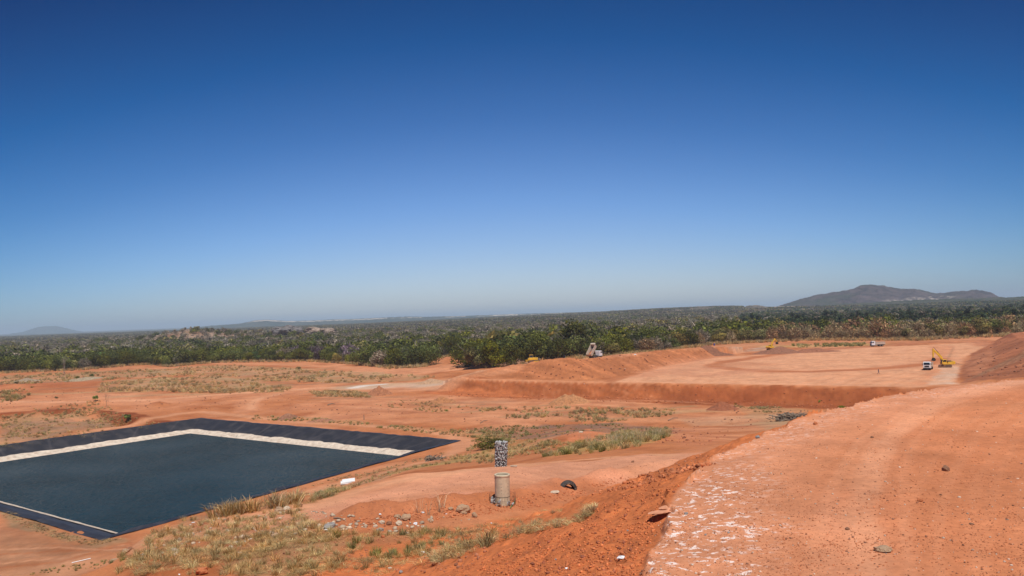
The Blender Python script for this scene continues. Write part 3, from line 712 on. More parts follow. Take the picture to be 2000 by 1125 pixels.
def hill(name, outline, D, depth, mat, label, nu=400, nv=60, can=5.0, rav=.18, mask=None, base=-6, flat=1.6):
    o = np.array(outline, float); px = np.linspace(o[0, 0], o[-1, 0], nu); py = np.interp(px, o[:, 0], o[:, 1])
    d = ray(px, py); zt = CZ + d[:, 2] * D; v = np.linspace(-1, 1, nv)
    Y = D + v[:, None] * depth + np.zeros((1, nu)); X = d[:, 0][None] * Y
    prof = np.maximum(0, 1 - np.abs(v) ** flat)[:, None]
    Z = base + (zt[None] - base) * prof
    Z += (zt[None] - base) * rav * fbm(X, Y, depth * .5, 4, 301) * (prof ** .6) * (1 - np.exp(-(v[:, None] * 4) ** 2) * .7)
    Z += can * fbm(X, Y, can * 3.5, 3, 305) * sstep(0, .15, prof)
    A = np.zeros((nu * nv, 3))
    if mask: A[:, 0] = mask(*proj(X.ravel(), Y.ravel(), Z.ravel()), X.ravel(), Y.ravel())
    i = (np.arange(nv - 1)[:, None] * nu + np.arange(nu - 1)[None, :]).ravel()
    me = mesh_np(name, np.stack([X, Y, Z], -1).reshape(-1, 3), np.stack([i, i + 1, i + nu + 1, i + nu], -1), mat, True, {'Col': A})
    return tag(ob(name, me), label, 'hill', kind='structure')
hm = hillmat('scrub_hill', (.040, .038, .042), (.12, .092, .092), (.042, .058, .036), .012, .0035)  # scrub colours with the blue-purple of distance haze mixed in
fm = hillmat('wooded_plain', (.030, .044, .024), (.10, .088, .060), (.022, .036, .022), .012, .003)
bm_ = hillmat('far_blue_plateau', (.04, .055, .04), (.09, .09, .065), (.045, .06, .045), .006, .001)
def quarry(px, py, X, Y):
    ax = .9 * np.interp(px, [1715, 1745, 1790, 1850, 1880], [0, 1, 1, 1, 0]); lo_ = np.interp(px, [1715, 1760, 1880], [592, 589, 584.5]); hi_ = np.interp(px, [1715, 1760, 1830, 1880], [589, 583.5, 578.5, 580])
    return ax * (py < lo_ + 1) * (py > hi_ - 1) * sstep(-.1, .25, fbm(X, Y, 30, 4, 311)) * .55
hill('hills', [(1490,612),(1512,602),(1540,593),(1570,584),(1600,577),(1640,571),(1665,567),(1680,561),(1697,558),(1720,558.5),(1740,562),(1760,565),(1785,565),(1805,568.5),(1830,574),(1845,573.5),(1870,570),(1900,567.5),(1918,568),(1935,573),(1950,580.5),(1975,590)], 4600, 800, hm, 'long purple brown scrub hill on the right of the horizon', 620, 110, 9, .26, quarry)
hill('hills', [(1440,610),(1500,604),(1600,598),(1700,592),(1800,586),(1900,583.5),(1960,582),(2000,581),(2100,578),(2300,566)], 3700, 750, fm, 'dark wooded rise in front of the long scrub hill', 500, 90, 8, .08)
hill('hills', [(1270,609),(1300,606),(1330,603),(1350,600.5),(1385,598.5),(1400,601),(1425,604.5),(1440,601.5),(1465,597),(1482,596.5),(1497,599.5),(1530,604)], 3500, 300, hillmat('rocky_hill', (.07,.06,.05), (.27,.20,.15), (.06,.06,.04), .02, .008), 'two small rocky hills left of the long scrub hill', 300, 60, 5, .2)
def stripf(px, py, X, Y):
    v = fbm(X, Y * 0, 900, 3, 331); a = np.interp(px, [480, 500, 640, 660, 760, 800, 1100, 1130], [0, .8, .95, .7, .8, 1, 1, 0])
    return a * (((Y > 8620) & (Y < 8960)).astype(float)) * (fbm(X, Y, 260, 3, 333) > -.2)
hill('hills', [(380,640),(415,636.5),(470,632.5),(485,629.5),(497,626.5),(520,625),(560,627.5),(600,627),(640,625),(700,623.3),(760,620.3),(800,618.8),(830,619.5),(900,617.8),(1000,614.2),(1100,611),(1200,608.5),(1300,606.5),(1350,606)], 9500, 1500, bm_, 'low blue plateau with pale field strips on the horizon', 520, 80, 9, .06, stripf, flat=3.0)
hill('hills', [(20,652),(45,648.5),(62,642.5),(75,638.8),(90,637.2),(112,637),(122,639.5),(140,644),(165,648.5)], 17000, 1400, bm_, 'faint flat topped blue mesa at the far left', 160, 40, 12, .08)
hill('hills', [(1280,607),(1320,604.5),(1400,602),(1450,600.5),(1500,599.5),(1560,599)], 15000, 1500, bm_, 'faint blue ridge behind the small rocky hills', 160, 40, 12, .08)

# ------------------------------------------------------------------ air
hz = newmat('hazy_air')[0]; nt = hz.node_tree; nt.nodes.clear()
o_ = N(nt, 'ShaderNodeOutputMaterial'); pv = N(nt, 'ShaderNodeVolumePrincipled'); nt.links.new(pv.outputs[0], o_.inputs['Volume'])
pv.inputs['Color'].default_value = (.66, .83, 1.0, 1); pv.inputs['Density'].default_value = 7.5e-5; pv.inputs['Anisotropy'].default_value = -.1
B_ = 43000; z0, z1 = -12.0, 205.0
Vb = [(x, y, z) for z in (z0, z1) for y in (-B_, B_) for x in (-B_, B_)]
hb = ob('haze', mesh_np('haze', Vb, np.array([(0,2,3,1),(4,5,7,6),(0,1,5,4),(2,6,7,3),(0,4,6,2),(1,3,7,5)]), hz))
tag(hb, 'thin pale dry season haze in the air', 'haze', kind='stuff')

# ------------------------------------------------------------------ trees
def leafmat(name, trans=.25):
    m, nt, b = newmat(name); L = nt.links.new
    a = N(nt, 'ShaderNodeAttribute', attribute_name='Col'); oi = N(nt, 'ShaderNodeObjectInfo')
    hs = N(nt, 'ShaderNodeHueSaturation'); L(a.outputs['Color'], hs.inputs['Color'])
    q = N(nt, 'ShaderNodeMapRange'); L(oi.outputs['Random'], q.inputs[0]); q.inputs[3].default_value = .60; q.inputs[4].default_value = 1.45; L(q.outputs[0], hs.inputs['Value'])
    ml = N(nt, 'ShaderNodeMath', operation='MULTIPLY'); L(oi.outputs['Random'], ml.inputs[0]); ml.inputs[1].default_value = 7.31
    fr = N(nt, 'ShaderNodeMath', operation='FRACT'); L(ml.outputs[0], fr.inputs[0])
    q = N(nt, 'ShaderNodeMapRange'); L(fr.outputs[0], q.inputs[0]); q.inputs[3].default_value = .478; q.inputs[4].default_value = .518; L(q.outputs[0], hs.inputs['Hue'])
    q = N(nt, 'ShaderNodeMapRange'); L(fr.outputs[0], q.inputs[0]); q.inputs[3].default_value = 1.05; q.inputs[4].default_value = .8; L(q.outputs[0], hs.inputs['Saturation'])
    L(hs.outputs[0], b.inputs['Base Color']); b.inputs['Roughness'].default_value = .7; b.inputs['Specular IOR Level'].default_value = .25
    if trans:
        t = N(nt, 'ShaderNodeBsdfTranslucent'); L(hs.outputs[0], t.inputs[0]); mx = N(nt, 'ShaderNodeMixShader'); mx.inputs[0].default_value = trans
        L(b.outputs[0], mx.inputs[1]); L(t.outputs[0], mx.inputs[2]); L(mx.outputs[0], nt.nodes['Material Output'].inputs[0])
    return m
LEAF = leafmat('foliage'); TWIG = leafmat('dry_twigs', .05)
BARK = simple('bark', (.19, .15, .115), .9, 0, .3, 8, .4); PALEBARK = simple('pale_bark', (.38, .33, .28), .9, 0, .25, 8, .3)
def tube(pts, rad, k=5):
    V, F = [], []
    pts = [np.array(p, float) for p in pts]
    for i, p in enumerate(pts):
        t = pts[min(i + 1, len(pts) - 1)] - pts[max(i - 1, 0)]; t = t / (np.linalg.norm(t) + 1e-9)
        a = np.cross(t, (0.31, .95, .05)); a /= np.linalg.norm(a) + 1e-9; b_ = np.cross(t, a)
        for j in range(k):
            q = 2 * math.pi * j / k; V.append(p + rad[i] * (a * math.cos(q) + b_ * math.sin(q)))
    for i in range(len(pts) - 1):
        for j in range(k):
            F.append((i * k + j, i * k + (j + 1) % k, (i + 1) * k + (j + 1) % k, (i + 1) * k + j))
    return V, F
def join(parts):
    V, F, o_ = [], [], 0
    for v, f in parts:
        V.append(np.asarray(v, float)); F.append(np.asarray(f, int) + o_); o_ += len(v)
    return np.concatenate(V), np.concatenate(F)
def wood(r, h, spread, nb=5, r0=.022, k=5):
    P = [tube([(0, 0, -.03), (r.normal(0, .01), r.normal(0, .01), h * .25), (r.normal(0, .02), r.normal(0, .02), h * .5), (r.normal(0, .03), r.normal(0, .03), h * .8)], [r0 * 1.25, r0, r0 * .8, r0 * .35], k)]
    for i in range(nb):
        a = 2 * math.pi * (i + r.random() * .7) / nb; z = h * (.22 + .3 * r.random()); e = spread * (.55 + .35 * r.random())
        P.append(tube([(0, 0, z), (math.cos(a) * e * .5, math.sin(a) * e * .5, z + h * .18), (math.cos(a) * e, math.sin(a) * e, z + h * .42)], [r0 * .55, r0 * .38, r0 * .12], max(3, k - 1)))
    return join(P)
def crown(r, n, size, pal, w_=.5, z0=.22, lob=9, flat=.75, dens=1.0, jit=.18):
    c = []
    for i in range(lob):
        a = r.random() * 2 * math.pi; q = math.sqrt(r.random()) * w_ * .68; zz = z0 + .14 + (1 - z0 - .32) * r.random() * (1 - .5 * q / w_)
        c.append((math.cos(a) * q, math.sin(a) * q, zz, (.17 + .13 * r.random()) * (w_ / .5), 1 + r.normal(0, .30)))
    c = np.array(c); li = r.integers(0, lob, n)
    d = r.normal(size=(n, 3)); d[:, 2] = d[:, 2] * .9 + .35; d /= np.linalg.norm(d, axis=1)[:, None]
    rad = c[li, 3] * (1.06 - .45 * r.random(n) ** 2.0)
    p = c[li, :3] + d * rad[:, None] * np.array((1, 1, flat))
    p[:, 2] = np.maximum(p[:, 2], z0 * .6 + .02)
    nrm = d + r.normal(0, .42, (n, 3)); nrm /= np.linalg.norm(nrm, axis=1)[:, None]
    t = np.cross(nrm, r.normal(size=(n, 3))); t /= np.linalg.norm(t, axis=1)[:, None]; bt = np.cross(nrm, t)
    s1 = size * (.6 + .8 * r.random(n))[:, None]; s2 = s1 * (.5 + .4 * r.random(n))[:, None]
    V = np.stack([p - t * s1, p - bt * s2 + nrm * s1 * .2, p + t * s1, p + bt * s2 - nrm * s1 * .15], 1).reshape(-1, 3)
    F = np.arange(n * 4).reshape(n, 4); pal = np.array(pal); ci = r.integers(0, len(pal), n)
    C = pal[ci] * c[li, 4][:, None] * (1 + r.normal(0, jit, n))[:, None]
    return V, F, np.clip(np.repeat(C, 4, 0), .003, .9)
def twigs(r, n, size, pal, w_=.5, z0=.2, wid=.06):
    """thin dry twigs in a loose dome"""
    a = r.random(n) * 2 * math.pi; u = r.random(n) ** .45; el = r.random(n)
    q = w_ * u * np.sqrt(np.clip(1 - (el * .97) ** 2, 0, 1)); zz = z0 + (1 - z0) * el * (.75 + .25 * u) * (.85 + .15 * np.sin(3 * a + r.random() * 6))
    p = np.stack([np.cos(a) * q, np.sin(a) * q, zz], -1)
    dr = np.stack([np.cos(a) * .8, np.sin(a) * .8, .3 + .9 * el], -1) + r.normal(0, .45, (n, 3)); dr /= np.linalg.norm(dr, axis=1)[:, None]
    sd = np.cross(dr, r.normal(size=(n, 3))); sd /= np.linalg.norm(sd, axis=1)[:, None]
    ln = size * (.5 + r.random(n))[:, None]; wd = ln * wid
    V = np.stack([p - dr * ln - sd * wd, p - dr * ln + sd * wd, p + dr * ln + sd * wd * .3, p + dr * ln - sd * wd * .3], 1).reshape(-1, 3)
    pal = np.array(pal); C = pal[r.integers(0, len(pal), n)] * (1 + r.normal(0, .22, n))[:, None]
    return V, np.arange(n * 4).reshape(n, 4), np.clip(np.repeat(C, 4, 0), .003, .9)
PG_ = [(0.1044, 0.1159, 0.0069), (0.129, 0.1391, 0.0089), (0.1598, 0.1622, 0.0103), (0.0737, 0.0849, 0.0055)]
PM_ = [(0.157, 0.1677, 0.0166), (0.1907, 0.1906, 0.0219), (0.1233, 0.1372, 0.0146)]
PO_ = [(0.2392, 0.1954, 0.0378), (0.184, 0.1547, 0.0328), (0.2852, 0.2116, 0.0504), (0.138, 0.1302, 0.0284)]
PB_ = [(0.2381, 0.19, 0.1245), (0.2886, 0.2321, 0.1638), (0.1948, 0.1548, 0.0983), (0.1443, 0.1337, 0.0655)]
PV_ = [(0.175, 0.112, 0.15), (0.224, 0.154, 0.165), (0.14, 0.084, 0.1125), (0.189, 0.147, 0.1275)]
PT_ = [(0.3342, 0.1963, 0.0806), (0.3898, 0.2421, 0.1037), (0.2646, 0.1505, 0.0634), (0.2089, 0.1636, 0.0518), (0.181, 0.1113, 0.0518)]
PC_ = [(0.0347, 0.0578, 0.0193), (0.0495, 0.0743, 0.0231), (0.0644, 0.0908, 0.027)]
PL_ = [(0.162, 0.255, 0.021), (0.198, 0.2805, 0.0315), (0.126, 0.1955, 0.021)]
KINDS_ = {  # kind: (palette, variants, crown width, base of crown, twiggy)
 'green': (PG_, 6, .58, .08, 0), 'mid': (PM_, 2, .55, .14, 0), 'olive': (PO_, 2, .52, .12, 0), 'grey': (PB_, 3, .52, .16, 1),
 'purple': (PV_, 1, .60, .12, 1), 'tan': (PT_, 3, .55, .06, 1), 'dark': (PC_, 2, .24, .10, 0), 'lime': (PL_, 1, .6, .12, 0)}
PROTO = {}   # kind -> list of (trunk mesh, crown mesh, low-poly joined object)
proto_col = bpy.data.collections.new('tree_kinds'); low_names = []
for kn, (pal, nv, w_, z0, tw) in KINDS_.items():
    for v in range(nv):
        r = np.random.default_rng(abs(hash_ := sum(map(ord, kn)) * 31 + v))
        ww = w_ * (1 + .12 * (v - 1))
        if tw:
            V1, F1, C1 = twigs(r, 800, .070, pal, ww, z0, .16); V2, F2, C2 = crown(r, 420, .036, pal, ww, z0 + .05, 9)
            Vc, Fc, Cc = np.concatenate([V1, V2]), np.concatenate([F1, F2 + len(V1)]), np.concatenate([C1, C2])
            V1, F1, C1 = twigs(r, 170, .09, pal, ww, z0, .26); V2, F2, C2 = crown(r, 90, .07, pal, ww, z0 + .05, 7)
            Vl, Fl, Cl = np.concatenate([V1, V2]), np.concatenate([F1, F2 + len(V1)]), np.concatenate([C1, C2])
        else:
            lobs = 12 if kn != 'dark' else 7; r2 = np.random.default_rng(v + 5)
            Vc, Fc, Cc = crown(r, 2100, .033, pal, ww, z0, lobs); Vl, Fl, Cl = crown(r, 400, .064, pal, ww, z0, lobs)
        Vt, Ft = wood(r, .92, ww, 7 if tw else 5)
        lm_ = TWIG if tw else LEAF; bk = PALEBARK if tw else BARK
        ct = mesh_np('crown', Vc, Fc, lm_, False, {'Col': Cc}); tt = mesh_np('trunk', Vt, Ft, bk, True)
        Vt2, Ft2 = wood(r, .9, ww, 4 if tw else 2, k=3)
        lo_me = mesh_np('low_' + kn, np.concatenate([Vl, Vt2]), [Fl, Ft2 + len(Vl)], lm_, False, {'Col': np.concatenate([Cl, np.tile((.2, .16, .125), (len(Vt2), 1))])})
        lo_o = bpy.data.objects.new('%02d_%s' % (len(low_names), kn), lo_me); proto_col.objects.link(lo_o); low_names.append((kn, v))
        PROTO.setdefault(kn, []).append((tt, ct, len(low_names) - 1))
# far-off canopy: a patch of many small crowns, used beyond 1.9 km
patch_idx = []
for v, mixp in enumerate([(PG_, PM_, PB_), (PB_, PB_, PO_), (PC_, PG_, PC_)]):
    r = np.random.default_rng(900 + v); P, o_ = [], 0; VV, FF, CC = [], [], []
    for k in range(42):
        pal = mixp[r.integers(0, 3)]; h = 6 + 5 * r.random(); x, y = r.uniform(-29, 29, 2)
        a, b_, c_ = crown(r, 26, .17, pal, .55, .05, 4)
        VV.append(a * h + (x, y, 0)); FF.append(b_ + o_); CC.append(c_ * (1 + r.normal(0, .2))); o_ += len(a)
    me = mesh_np('patch', np.concatenate(VV), np.concatenate(FF), LEAF, False, {'Col': np.clip(np.concatenate(CC), .003, 1)})
    lo_o = bpy.data.objects.new('%02d_patch' % len(low_names), me); proto_col.objects.link(lo_o); low_names.append(('patch', v)); patch_idx.append(len(low_names) - 1)

def kind_at(x, y, off_, r):
    u = x / y * FPX + 1000; g = fbm(np.array([x]), np.array([y]), 70, 3, 401)[0]; q = r.random()
    if u > 1440:
        k = sstep(1440, 1560, u)
        if off_ < 110: return 'tan' if q < .40 + .32 * k - .2 * g else ('olive' if q < .86 else ('green' if q < .95 else 'mid'))
        if off_ < 190: return 'olive' if q < .4 else ('green' if q < .66 else 'tan')
        if 270 < off_ < 430 and u > 1500: return 'dark' if q < .92 else 'green'
        return 'grey' if q < .45 + .4 * g else ('dark' if q < .8 else 'green')
    if u > 1130:
        if off_ < 60: return 'green' if q < .30 - .3 * g else ('olive' if q < .62 else ('grey' if q < .82 else 'tan'))
        if off_ < 200: return 'green' if q < .50 - .4 * g else ('mid' if q < .62 else ('olive' if q < .8 else 'grey'))
        return 'grey' if q < .58 + .3 * g + min(.2, off_ / 4000) else ('green' if q < .85 else 'olive')
    if 560 < u < 700 and 14 < off_ < 75: return 'purple' if q < .55 else ('grey' if q < .7 else 'green')
    if off_ < 130: return 'green' if q < .66 - .25 * g else ('mid' if q < .80 else ('olive' if q < .89 else ('grey' if q < .98 else 'lime')))
    return 'grey' if q < .42 + .5 * g + min(.30, off_ / 2500) else ('green' if q < .86 else ('mid' if q < .93 else 'olive'))
r = np.random.default_rng(77)
sp_ = 8.2
gx, gy = np.meshgrid(np.arange(-1500, 1500, sp_), np.arange(380, 1950, sp_))
gx = gx.ravel() + r.uniform(-.46, .46, gx.size) * sp_; gy = gy.ravel() + r.uniform(-.46, .46, gy.size) * sp_
th_ = np.arctan2(gx, gy); rr_ = np.hypot(gx, gy); of_ = rr_ - edge_r(th_) - 3 + 5 * fbm(gx, gy, 16, 3, 405)
keep = (np.abs(th_) < R(43)) & (of_ > 0)
keep &= (r.random(gx.size) < np.where(of_ < 260, 1, .78))
u_ = gx / gy * FPX + 1000
keep &= ~((u_ > 235) & (u_ < 700) & (rocky(gx, gy) > 4) & (gy < 1560) & (r.random(gx.size) < .86))
gx, gy, of_, u_ = gx[keep], gy[keep], of_[keep], u_[keep]
ppx, ppy = proj(gx, gy, np.full(gx.size, 5.0))
vis = (ppx > -25) & (ppx < 2025)
order = np.argsort(np.where(vis, of_ + .04 * np.hypot(gx, gy), 1e9))
kd = [None] * gx.size
for i_ in range(gx.size): kd[i_] = kind_at(gx[i_], gy[i_], of_[i_], r)
hts = np.where(of_ < 90, r.uniform(7.5, 13.5, gx.size), r.uniform(6.5, 12.0, gx.size))
hts = hts * np.where(r.random(gx.size) < .07, 1.4, 1.0) * np.where(u_ > 1440, .93, 1.0) * np.where((u_ > 880) & (u_ < 1130) & (of_ < 60), 1.3, 1)
hts = np.array([h * (1.25 if k == 'dark' else .88 if k in ('grey', 'tan') else .8 if k == 'mid' else 1.0) for h, k in zip(hts, kd)])
gz = height(gx, gy, False)
NIND = 285
ind = order[:NIND]; rest = np.ones(gx.size, bool); rest[ind] = False
# sectors along the wood's edge, named by what stands in front of them
SECT = [(-1e9, 118, 'left of the bare pale tree'), (118, 235, 'just right of the bare pale tree'), (235, 400, 'below the rocky knoll'), (400, 545, 'behind the straw field left of the purple trees'),
        (545, 705, 'about the purple flowering trees'), (705, 862, 'between the purple trees and the clearing'), (862, 1012, 'left of the bulldozer'), (1012, 1095, 'behind the bulldozer'), (1095, 1215, 'behind the tipping truck'),
        (1215, 1330, 'behind the long red ridge'), (1330, 1480, 'between the red ridge and the far excavator'), (1480, 1620, 'behind the far excavator'), (1620, 1740, 'behind the far white truck'),
        (1740, 1850, 'behind the flat cell right of the far truck'), (1850, 1e9, 'beside the dark waste slope')]
WORDS = {'green': 'dark green leafy tree', 'mid': 'mid green small tree', 'olive': 'olive yellow sparse tree', 'grey': 'leafless grey tree', 'purple': 'purple flowering tree', 'tan': 'dry tan brown tree', 'dark': 'tall dark narrow tree', 'lime': 'bright lime green tree'}
NAMES = {'green': 'leafy_tree', 'mid': 'small_tree', 'olive': 'olive_tree', 'grey': 'leafless_tree', 'purple': 'flowering_tree', 'tan': 'dry_tree', 'dark': 'narrow_tree', 'lime': 'bright_tree'}
ORD = ['leftmost', 'second', 'third', 'fourth', 'fifth', 'sixth', 'seventh', 'eighth', 'ninth', 'tenth', 'eleventh', 'twelfth', 'thirteenth', 'fourteenth', 'fifteenth', 'sixteenth', 'seventeenth', 'eighteenth', 'nineteenth', 'twentieth',
       '21st', '22nd', '23rd', '24th', '25th', '26th', '27th', '28th', '29th', '30th', '31st', '32nd', '33rd', '34th', '35th', '36th', '37th', '38th', '39th', '40th', '41st', '42nd']
buckets = {}
for i_ in ind:
    s_ = next(t for a, b_, t in SECT if a <= ppx[i_] < b_); buckets.setdefault((kd[i_], s_), []).append(i_)
for (k_n, s_), lst in buckets.items():
    lst.sort(key=lambda q: ppx[q])
    for n_, i_ in enumerate(lst):
        pr = PROTO[k_n][int(r.integers(0, len(PROTO[k_n])))]
        lab = WORDS[k_n] + ', ' + ('the only one' if len(lst) == 1 else (ORD[n_] if n_ == 0 else ORD[n_] + ' from left')) + ', ' + s_
        t = empty(NAMES[k_n], (gx[i_], gy[i_], gz[i_] - .1), 0, lab, 'tree', 'trees along the edge of the wood')
        t.rotation_euler = (0, 0, r.random() * 6.28); h = hts[i_]; t.scale = (h * r.uniform(.9, 1.2), h * r.uniform(.9, 1.2), h)
        ob('trunk', pr[0], t); ob('crown', pr[1], t)
# the wood behind them, uncountable: one object of instanced low trees
qx = [gx[rest]]; qy = [gy[rest]]; qs = [hts[rest]]; qi = [np.array([PROTO[k][j % len(PROTO[k])][2] for j, k in enumerate(kd) if rest[j]])]; qzo = [np.zeros(rest.sum())]
cand = []
for (r0, r1, stp) in ((1900, 3600, 50), (3600, 7000, 62)):
    a, b_ = np.meshgrid(np.arange(-r1 * .85, r1 * .85, stp), np.arange(r0 * .7, r1, stp)); a = a.ravel() + r.uniform(-.3, .3, a.size) * stp; b_ = b_.ravel() + r.uniform(-.3, .3, b_.size) * stp
    q = np.hypot(a, b_); mk = (q > r0) & (q <= r1) & (np.abs(np.arctan2(a, b_)) < R(43)); cand.append((a[mk], b_[mk]))
a = np.concatenate([c[0] for c in cand]); b_ = np.concatenate([c[1] for c in cand]); uu = a / b_ * FPX + 1000
fl = (sstep(-.08, .06, fbm(a / 3.0, b_ * 1.2, 330, 4, 117)) > .4) & (uu > 1050) & (uu < 1600) & (b_ > 1950)
mk = ~fl | (r.random(a.size) < .30)
mk &= ~((uu > 1440) & (b_ > 3050))
a, b_, uu = a[mk], b_[mk], uu[mk]; gg = fbm(a, b_, 400, 3, 421)
pi_ = np.where(uu > 1480, np.where(r.random(a.size) < .6, 2, 1), np.where(gg + r.normal(0, .25, a.size) > 0.05, 1, 0))
qx.append(a); qy.append(b_); qs.append(r.uniform(.9, 1.1, a.size)); qi.append(np.array(patch_idx)[pi_]); qzo.append(np.zeros(a.size))
qx, qy, qs, qi = map(np.concatenate, (qx, qy, qs, qi)); qz = height(qx, qy, False) - .1
def scatter(name, X, Y, Z, scale, idx, collection, label, cat, tilt=None):
    me = bpy.data.meshes.new(name); n = len(X); me.vertices.add(n); me.vertices.foreach_set('co', np.stack([X, Y, Z], -1).astype(np.float32).ravel())
    for nm, ty, arr in (('scl', 'FLOAT', scale), ('rotz', 'FLOAT', rng.uniform(0, 6.283, n)), ('idx', 'INT', idx)):
        at_ = me.attributes.new(nm, ty, 'POINT'); at_.data.foreach_set('value', np.asarray(arr, np.float32 if ty == 'FLOAT' else np.int32))
    o = ob(name, me); gn = bpy.data.node_groups.new(name, 'GeometryNodeTree')
    gn.interface.new_socket('Geometry', in_out='INPUT', socket_type='NodeSocketGeometry'); gn.interface.new_socket('Geometry', in_out='OUTPUT', socket_type='NodeSocketGeometry')
    gi = gn.nodes.new('NodeGroupInput'); go = gn.nodes.new('NodeGroupOutput'); ci = gn.nodes.new('GeometryNodeCollectionInfo'); ci.inputs[0].default_value = collection
    ci.inputs['Separate Children'].default_value = True; ci.inputs['Reset Children'].default_value = True
    ip = gn.nodes.new('GeometryNodeInstanceOnPoints'); ip.inputs['Pick Instance'].default_value = True
    def na(nm, ty):
        q = gn.nodes.new('GeometryNodeInputNamedAttribute'); q.data_type = ty; q.inputs['Name'].default_value = nm; return q.outputs['Attribute']
    L = gn.links.new; L(gi.outputs[0], ip.inputs['Points']); L(ci.outputs[0], ip.inputs['Instance']); L(na('idx', 'INT'), ip.inputs['Instance Index'])
    cx = gn.nodes.new('ShaderNodeCombineXYZ'); L(na('rotz', 'FLOAT'), cx.inputs[2]); L(cx.outputs[0], ip.inputs['Rotation']); L(na('scl', 'FLOAT'), ip.inputs['Scale'])
    L(ip.outputs[0], go.inputs[0]); md = o.modifiers.new('scatter', 'NODES'); md.node_group = gn
    return tag(o, label, cat, kind='stuff')
scatter('woodland', qx, qy, qz, qs, qi, proto_col, 'dense dry season wood stretching to the horizon', 'woodland')
print('TREES', gx.size, 'patches', a.size)

# ------------------------------------------------------------------ shape collector
class MB:
    def __init__(s): s.V = []; s.F = []
    def add(s, V, F, M_=None):
        o_ = len(s.V)
        for v in V:
            v = Vector(v); s.V.append(M_ @ v if M_ else v)
        s.F += [tuple(i + o_ for i in f) for f in F]; return s
    def box(s, c, d, rot=None, taper=(1, 1)):
        M_ = Matrix.Translation(c) @ (rot.to_4x4() if rot else Matrix.Identity(4)); x, y, z = [q / 2 for q in d]; tx, ty = taper
        return s.add([(-x,-y,-z),(x,-y,-z),(x,y,-z),(-x,y,-z),(-x*tx,-y*ty,z),(x*tx,-y*ty,z),(x*tx,y*ty,z),(-x*tx,y*ty,z)], [(3,2,1,0),(4,5,6,7),(0,1,5,4),(1,2,6,5),(2,3,7,6),(3,0,4,7)], M_)
    def cyl(s, a, b, r0, r1=None, k=14, cap=True):
        a = Vector(a); b = Vector(b); r1 = r0 if r1 is None else r1; q = (b - a).to_track_quat('Z', 'Y').to_matrix(); V = []
        for p, r_ in ((a, r0), (b, r1)):
            for j in range(k): t = 2 * math.pi * j / k; V.append(p + q @ Vector((r_ * math.cos(t), r_ * math.sin(t), 0)))
        F = [(j, (j + 1) % k, k + (j + 1) % k, k + j) for j in range(k)]
        if cap: F += [tuple(range(k))[::-1], tuple(range(k, 2 * k))]
        return s.add(V, F)
    def prism(s, prof, y0, y1):
        """profile in x,z extruded over y"""
        n = len(prof); V = [(p[0], y0, p[1]) for p in prof] + [(p[0], y1, p[1]) for p in prof]
        return s.add(V, [tuple(range(n))[::-1] if False else tuple(range(n)), tuple(range(n, 2 * n))[::-1]] + [(i, i + n, (i + 1) % n + n, (i + 1) % n) for i in range(n)])
    def lathe(s, prof, k=24, M_=None):
        n = len(prof); V = []
        for r_, z in prof:
            for j in range(k): t = 2 * math.pi * j / k; V.append((r_ * math.cos(t), r_ * math.sin(t), z))
        F = [(i * k + j, i * k + (j + 1) % k, (i + 1) * k + (j + 1) % k, (i + 1) * k + j) for i in range(n - 1) for j in range(k)]
        return s.add(V, F, M_)
    def out(s, name, mat, parent=None, smooth=False, bevel=0, fix=True):
        me = bpy.data.meshes.new(name); me.from_pydata([tuple(v) for v in s.V], [], s.F); me.materials.append(mat)
        if fix:
            bm = bmesh.new(); bm.from_mesh(me); bmesh.ops.recalc_face_normals(bm, faces=bm.faces); bm.to_mesh(me); bm.free()
        if smooth: me.polygons.foreach_set('use_smooth', [True] * len(me.polygons))
        me.update(); o = ob(name, me, parent)
        if bevel: b_ = o.modifiers.new('bevel', 'BEVEL'); b_.width = bevel; b_.segments = 1; b_.limit_method = 'ANGLE'
        return o
def ry(a): return Matrix.Rotation(a, 3, 'Y')
def rz(a): return Matrix.Rotation(a, 3, 'Z')
DUST = (.48, .22, .12)
WHITE = simple('white_paint', (.78, .78, .77), .4, 0, .05, 2, 0, DUST, .25); YEL = simple('yellow_paint', (.80, .46, .035), .45, 0, .08, 2, 0, DUST, .3)
BLK = simple('black_rubber_and_frame', (.018, .017, .016), .7, 0, .3, 4, 0, DUST, .12); GLS = simple('dark_glass', (.012, .02, .03), .12, 0, .1, 2)
BEDM = simple('dusty_cream_steel', (.56, .46, .36), .6, 0, .12, 2.5, 0, DUST, .25); BEDIN = simple('worn_steel_floor', (.17, .14, .13), .5, .3, .2, 2, 0, (.55, .2, .08), .4, 1.2)
TRKM = simple('dusty_tracks', (.16, .095, .065), .8, 0, .35, 3, 0, DUST, .4); RIM = simple('wheel_rim', (.45, .38, .34), .5, .3, .2, 4, 0, DUST, .3)
REDLOAD = simple('red_earth_load', (.48, .155, .055), 1, 0, .3, 1.5, .6); CHROME = simple('grey_steel', (.35, .34, .33), .4, .6, .15, 4)

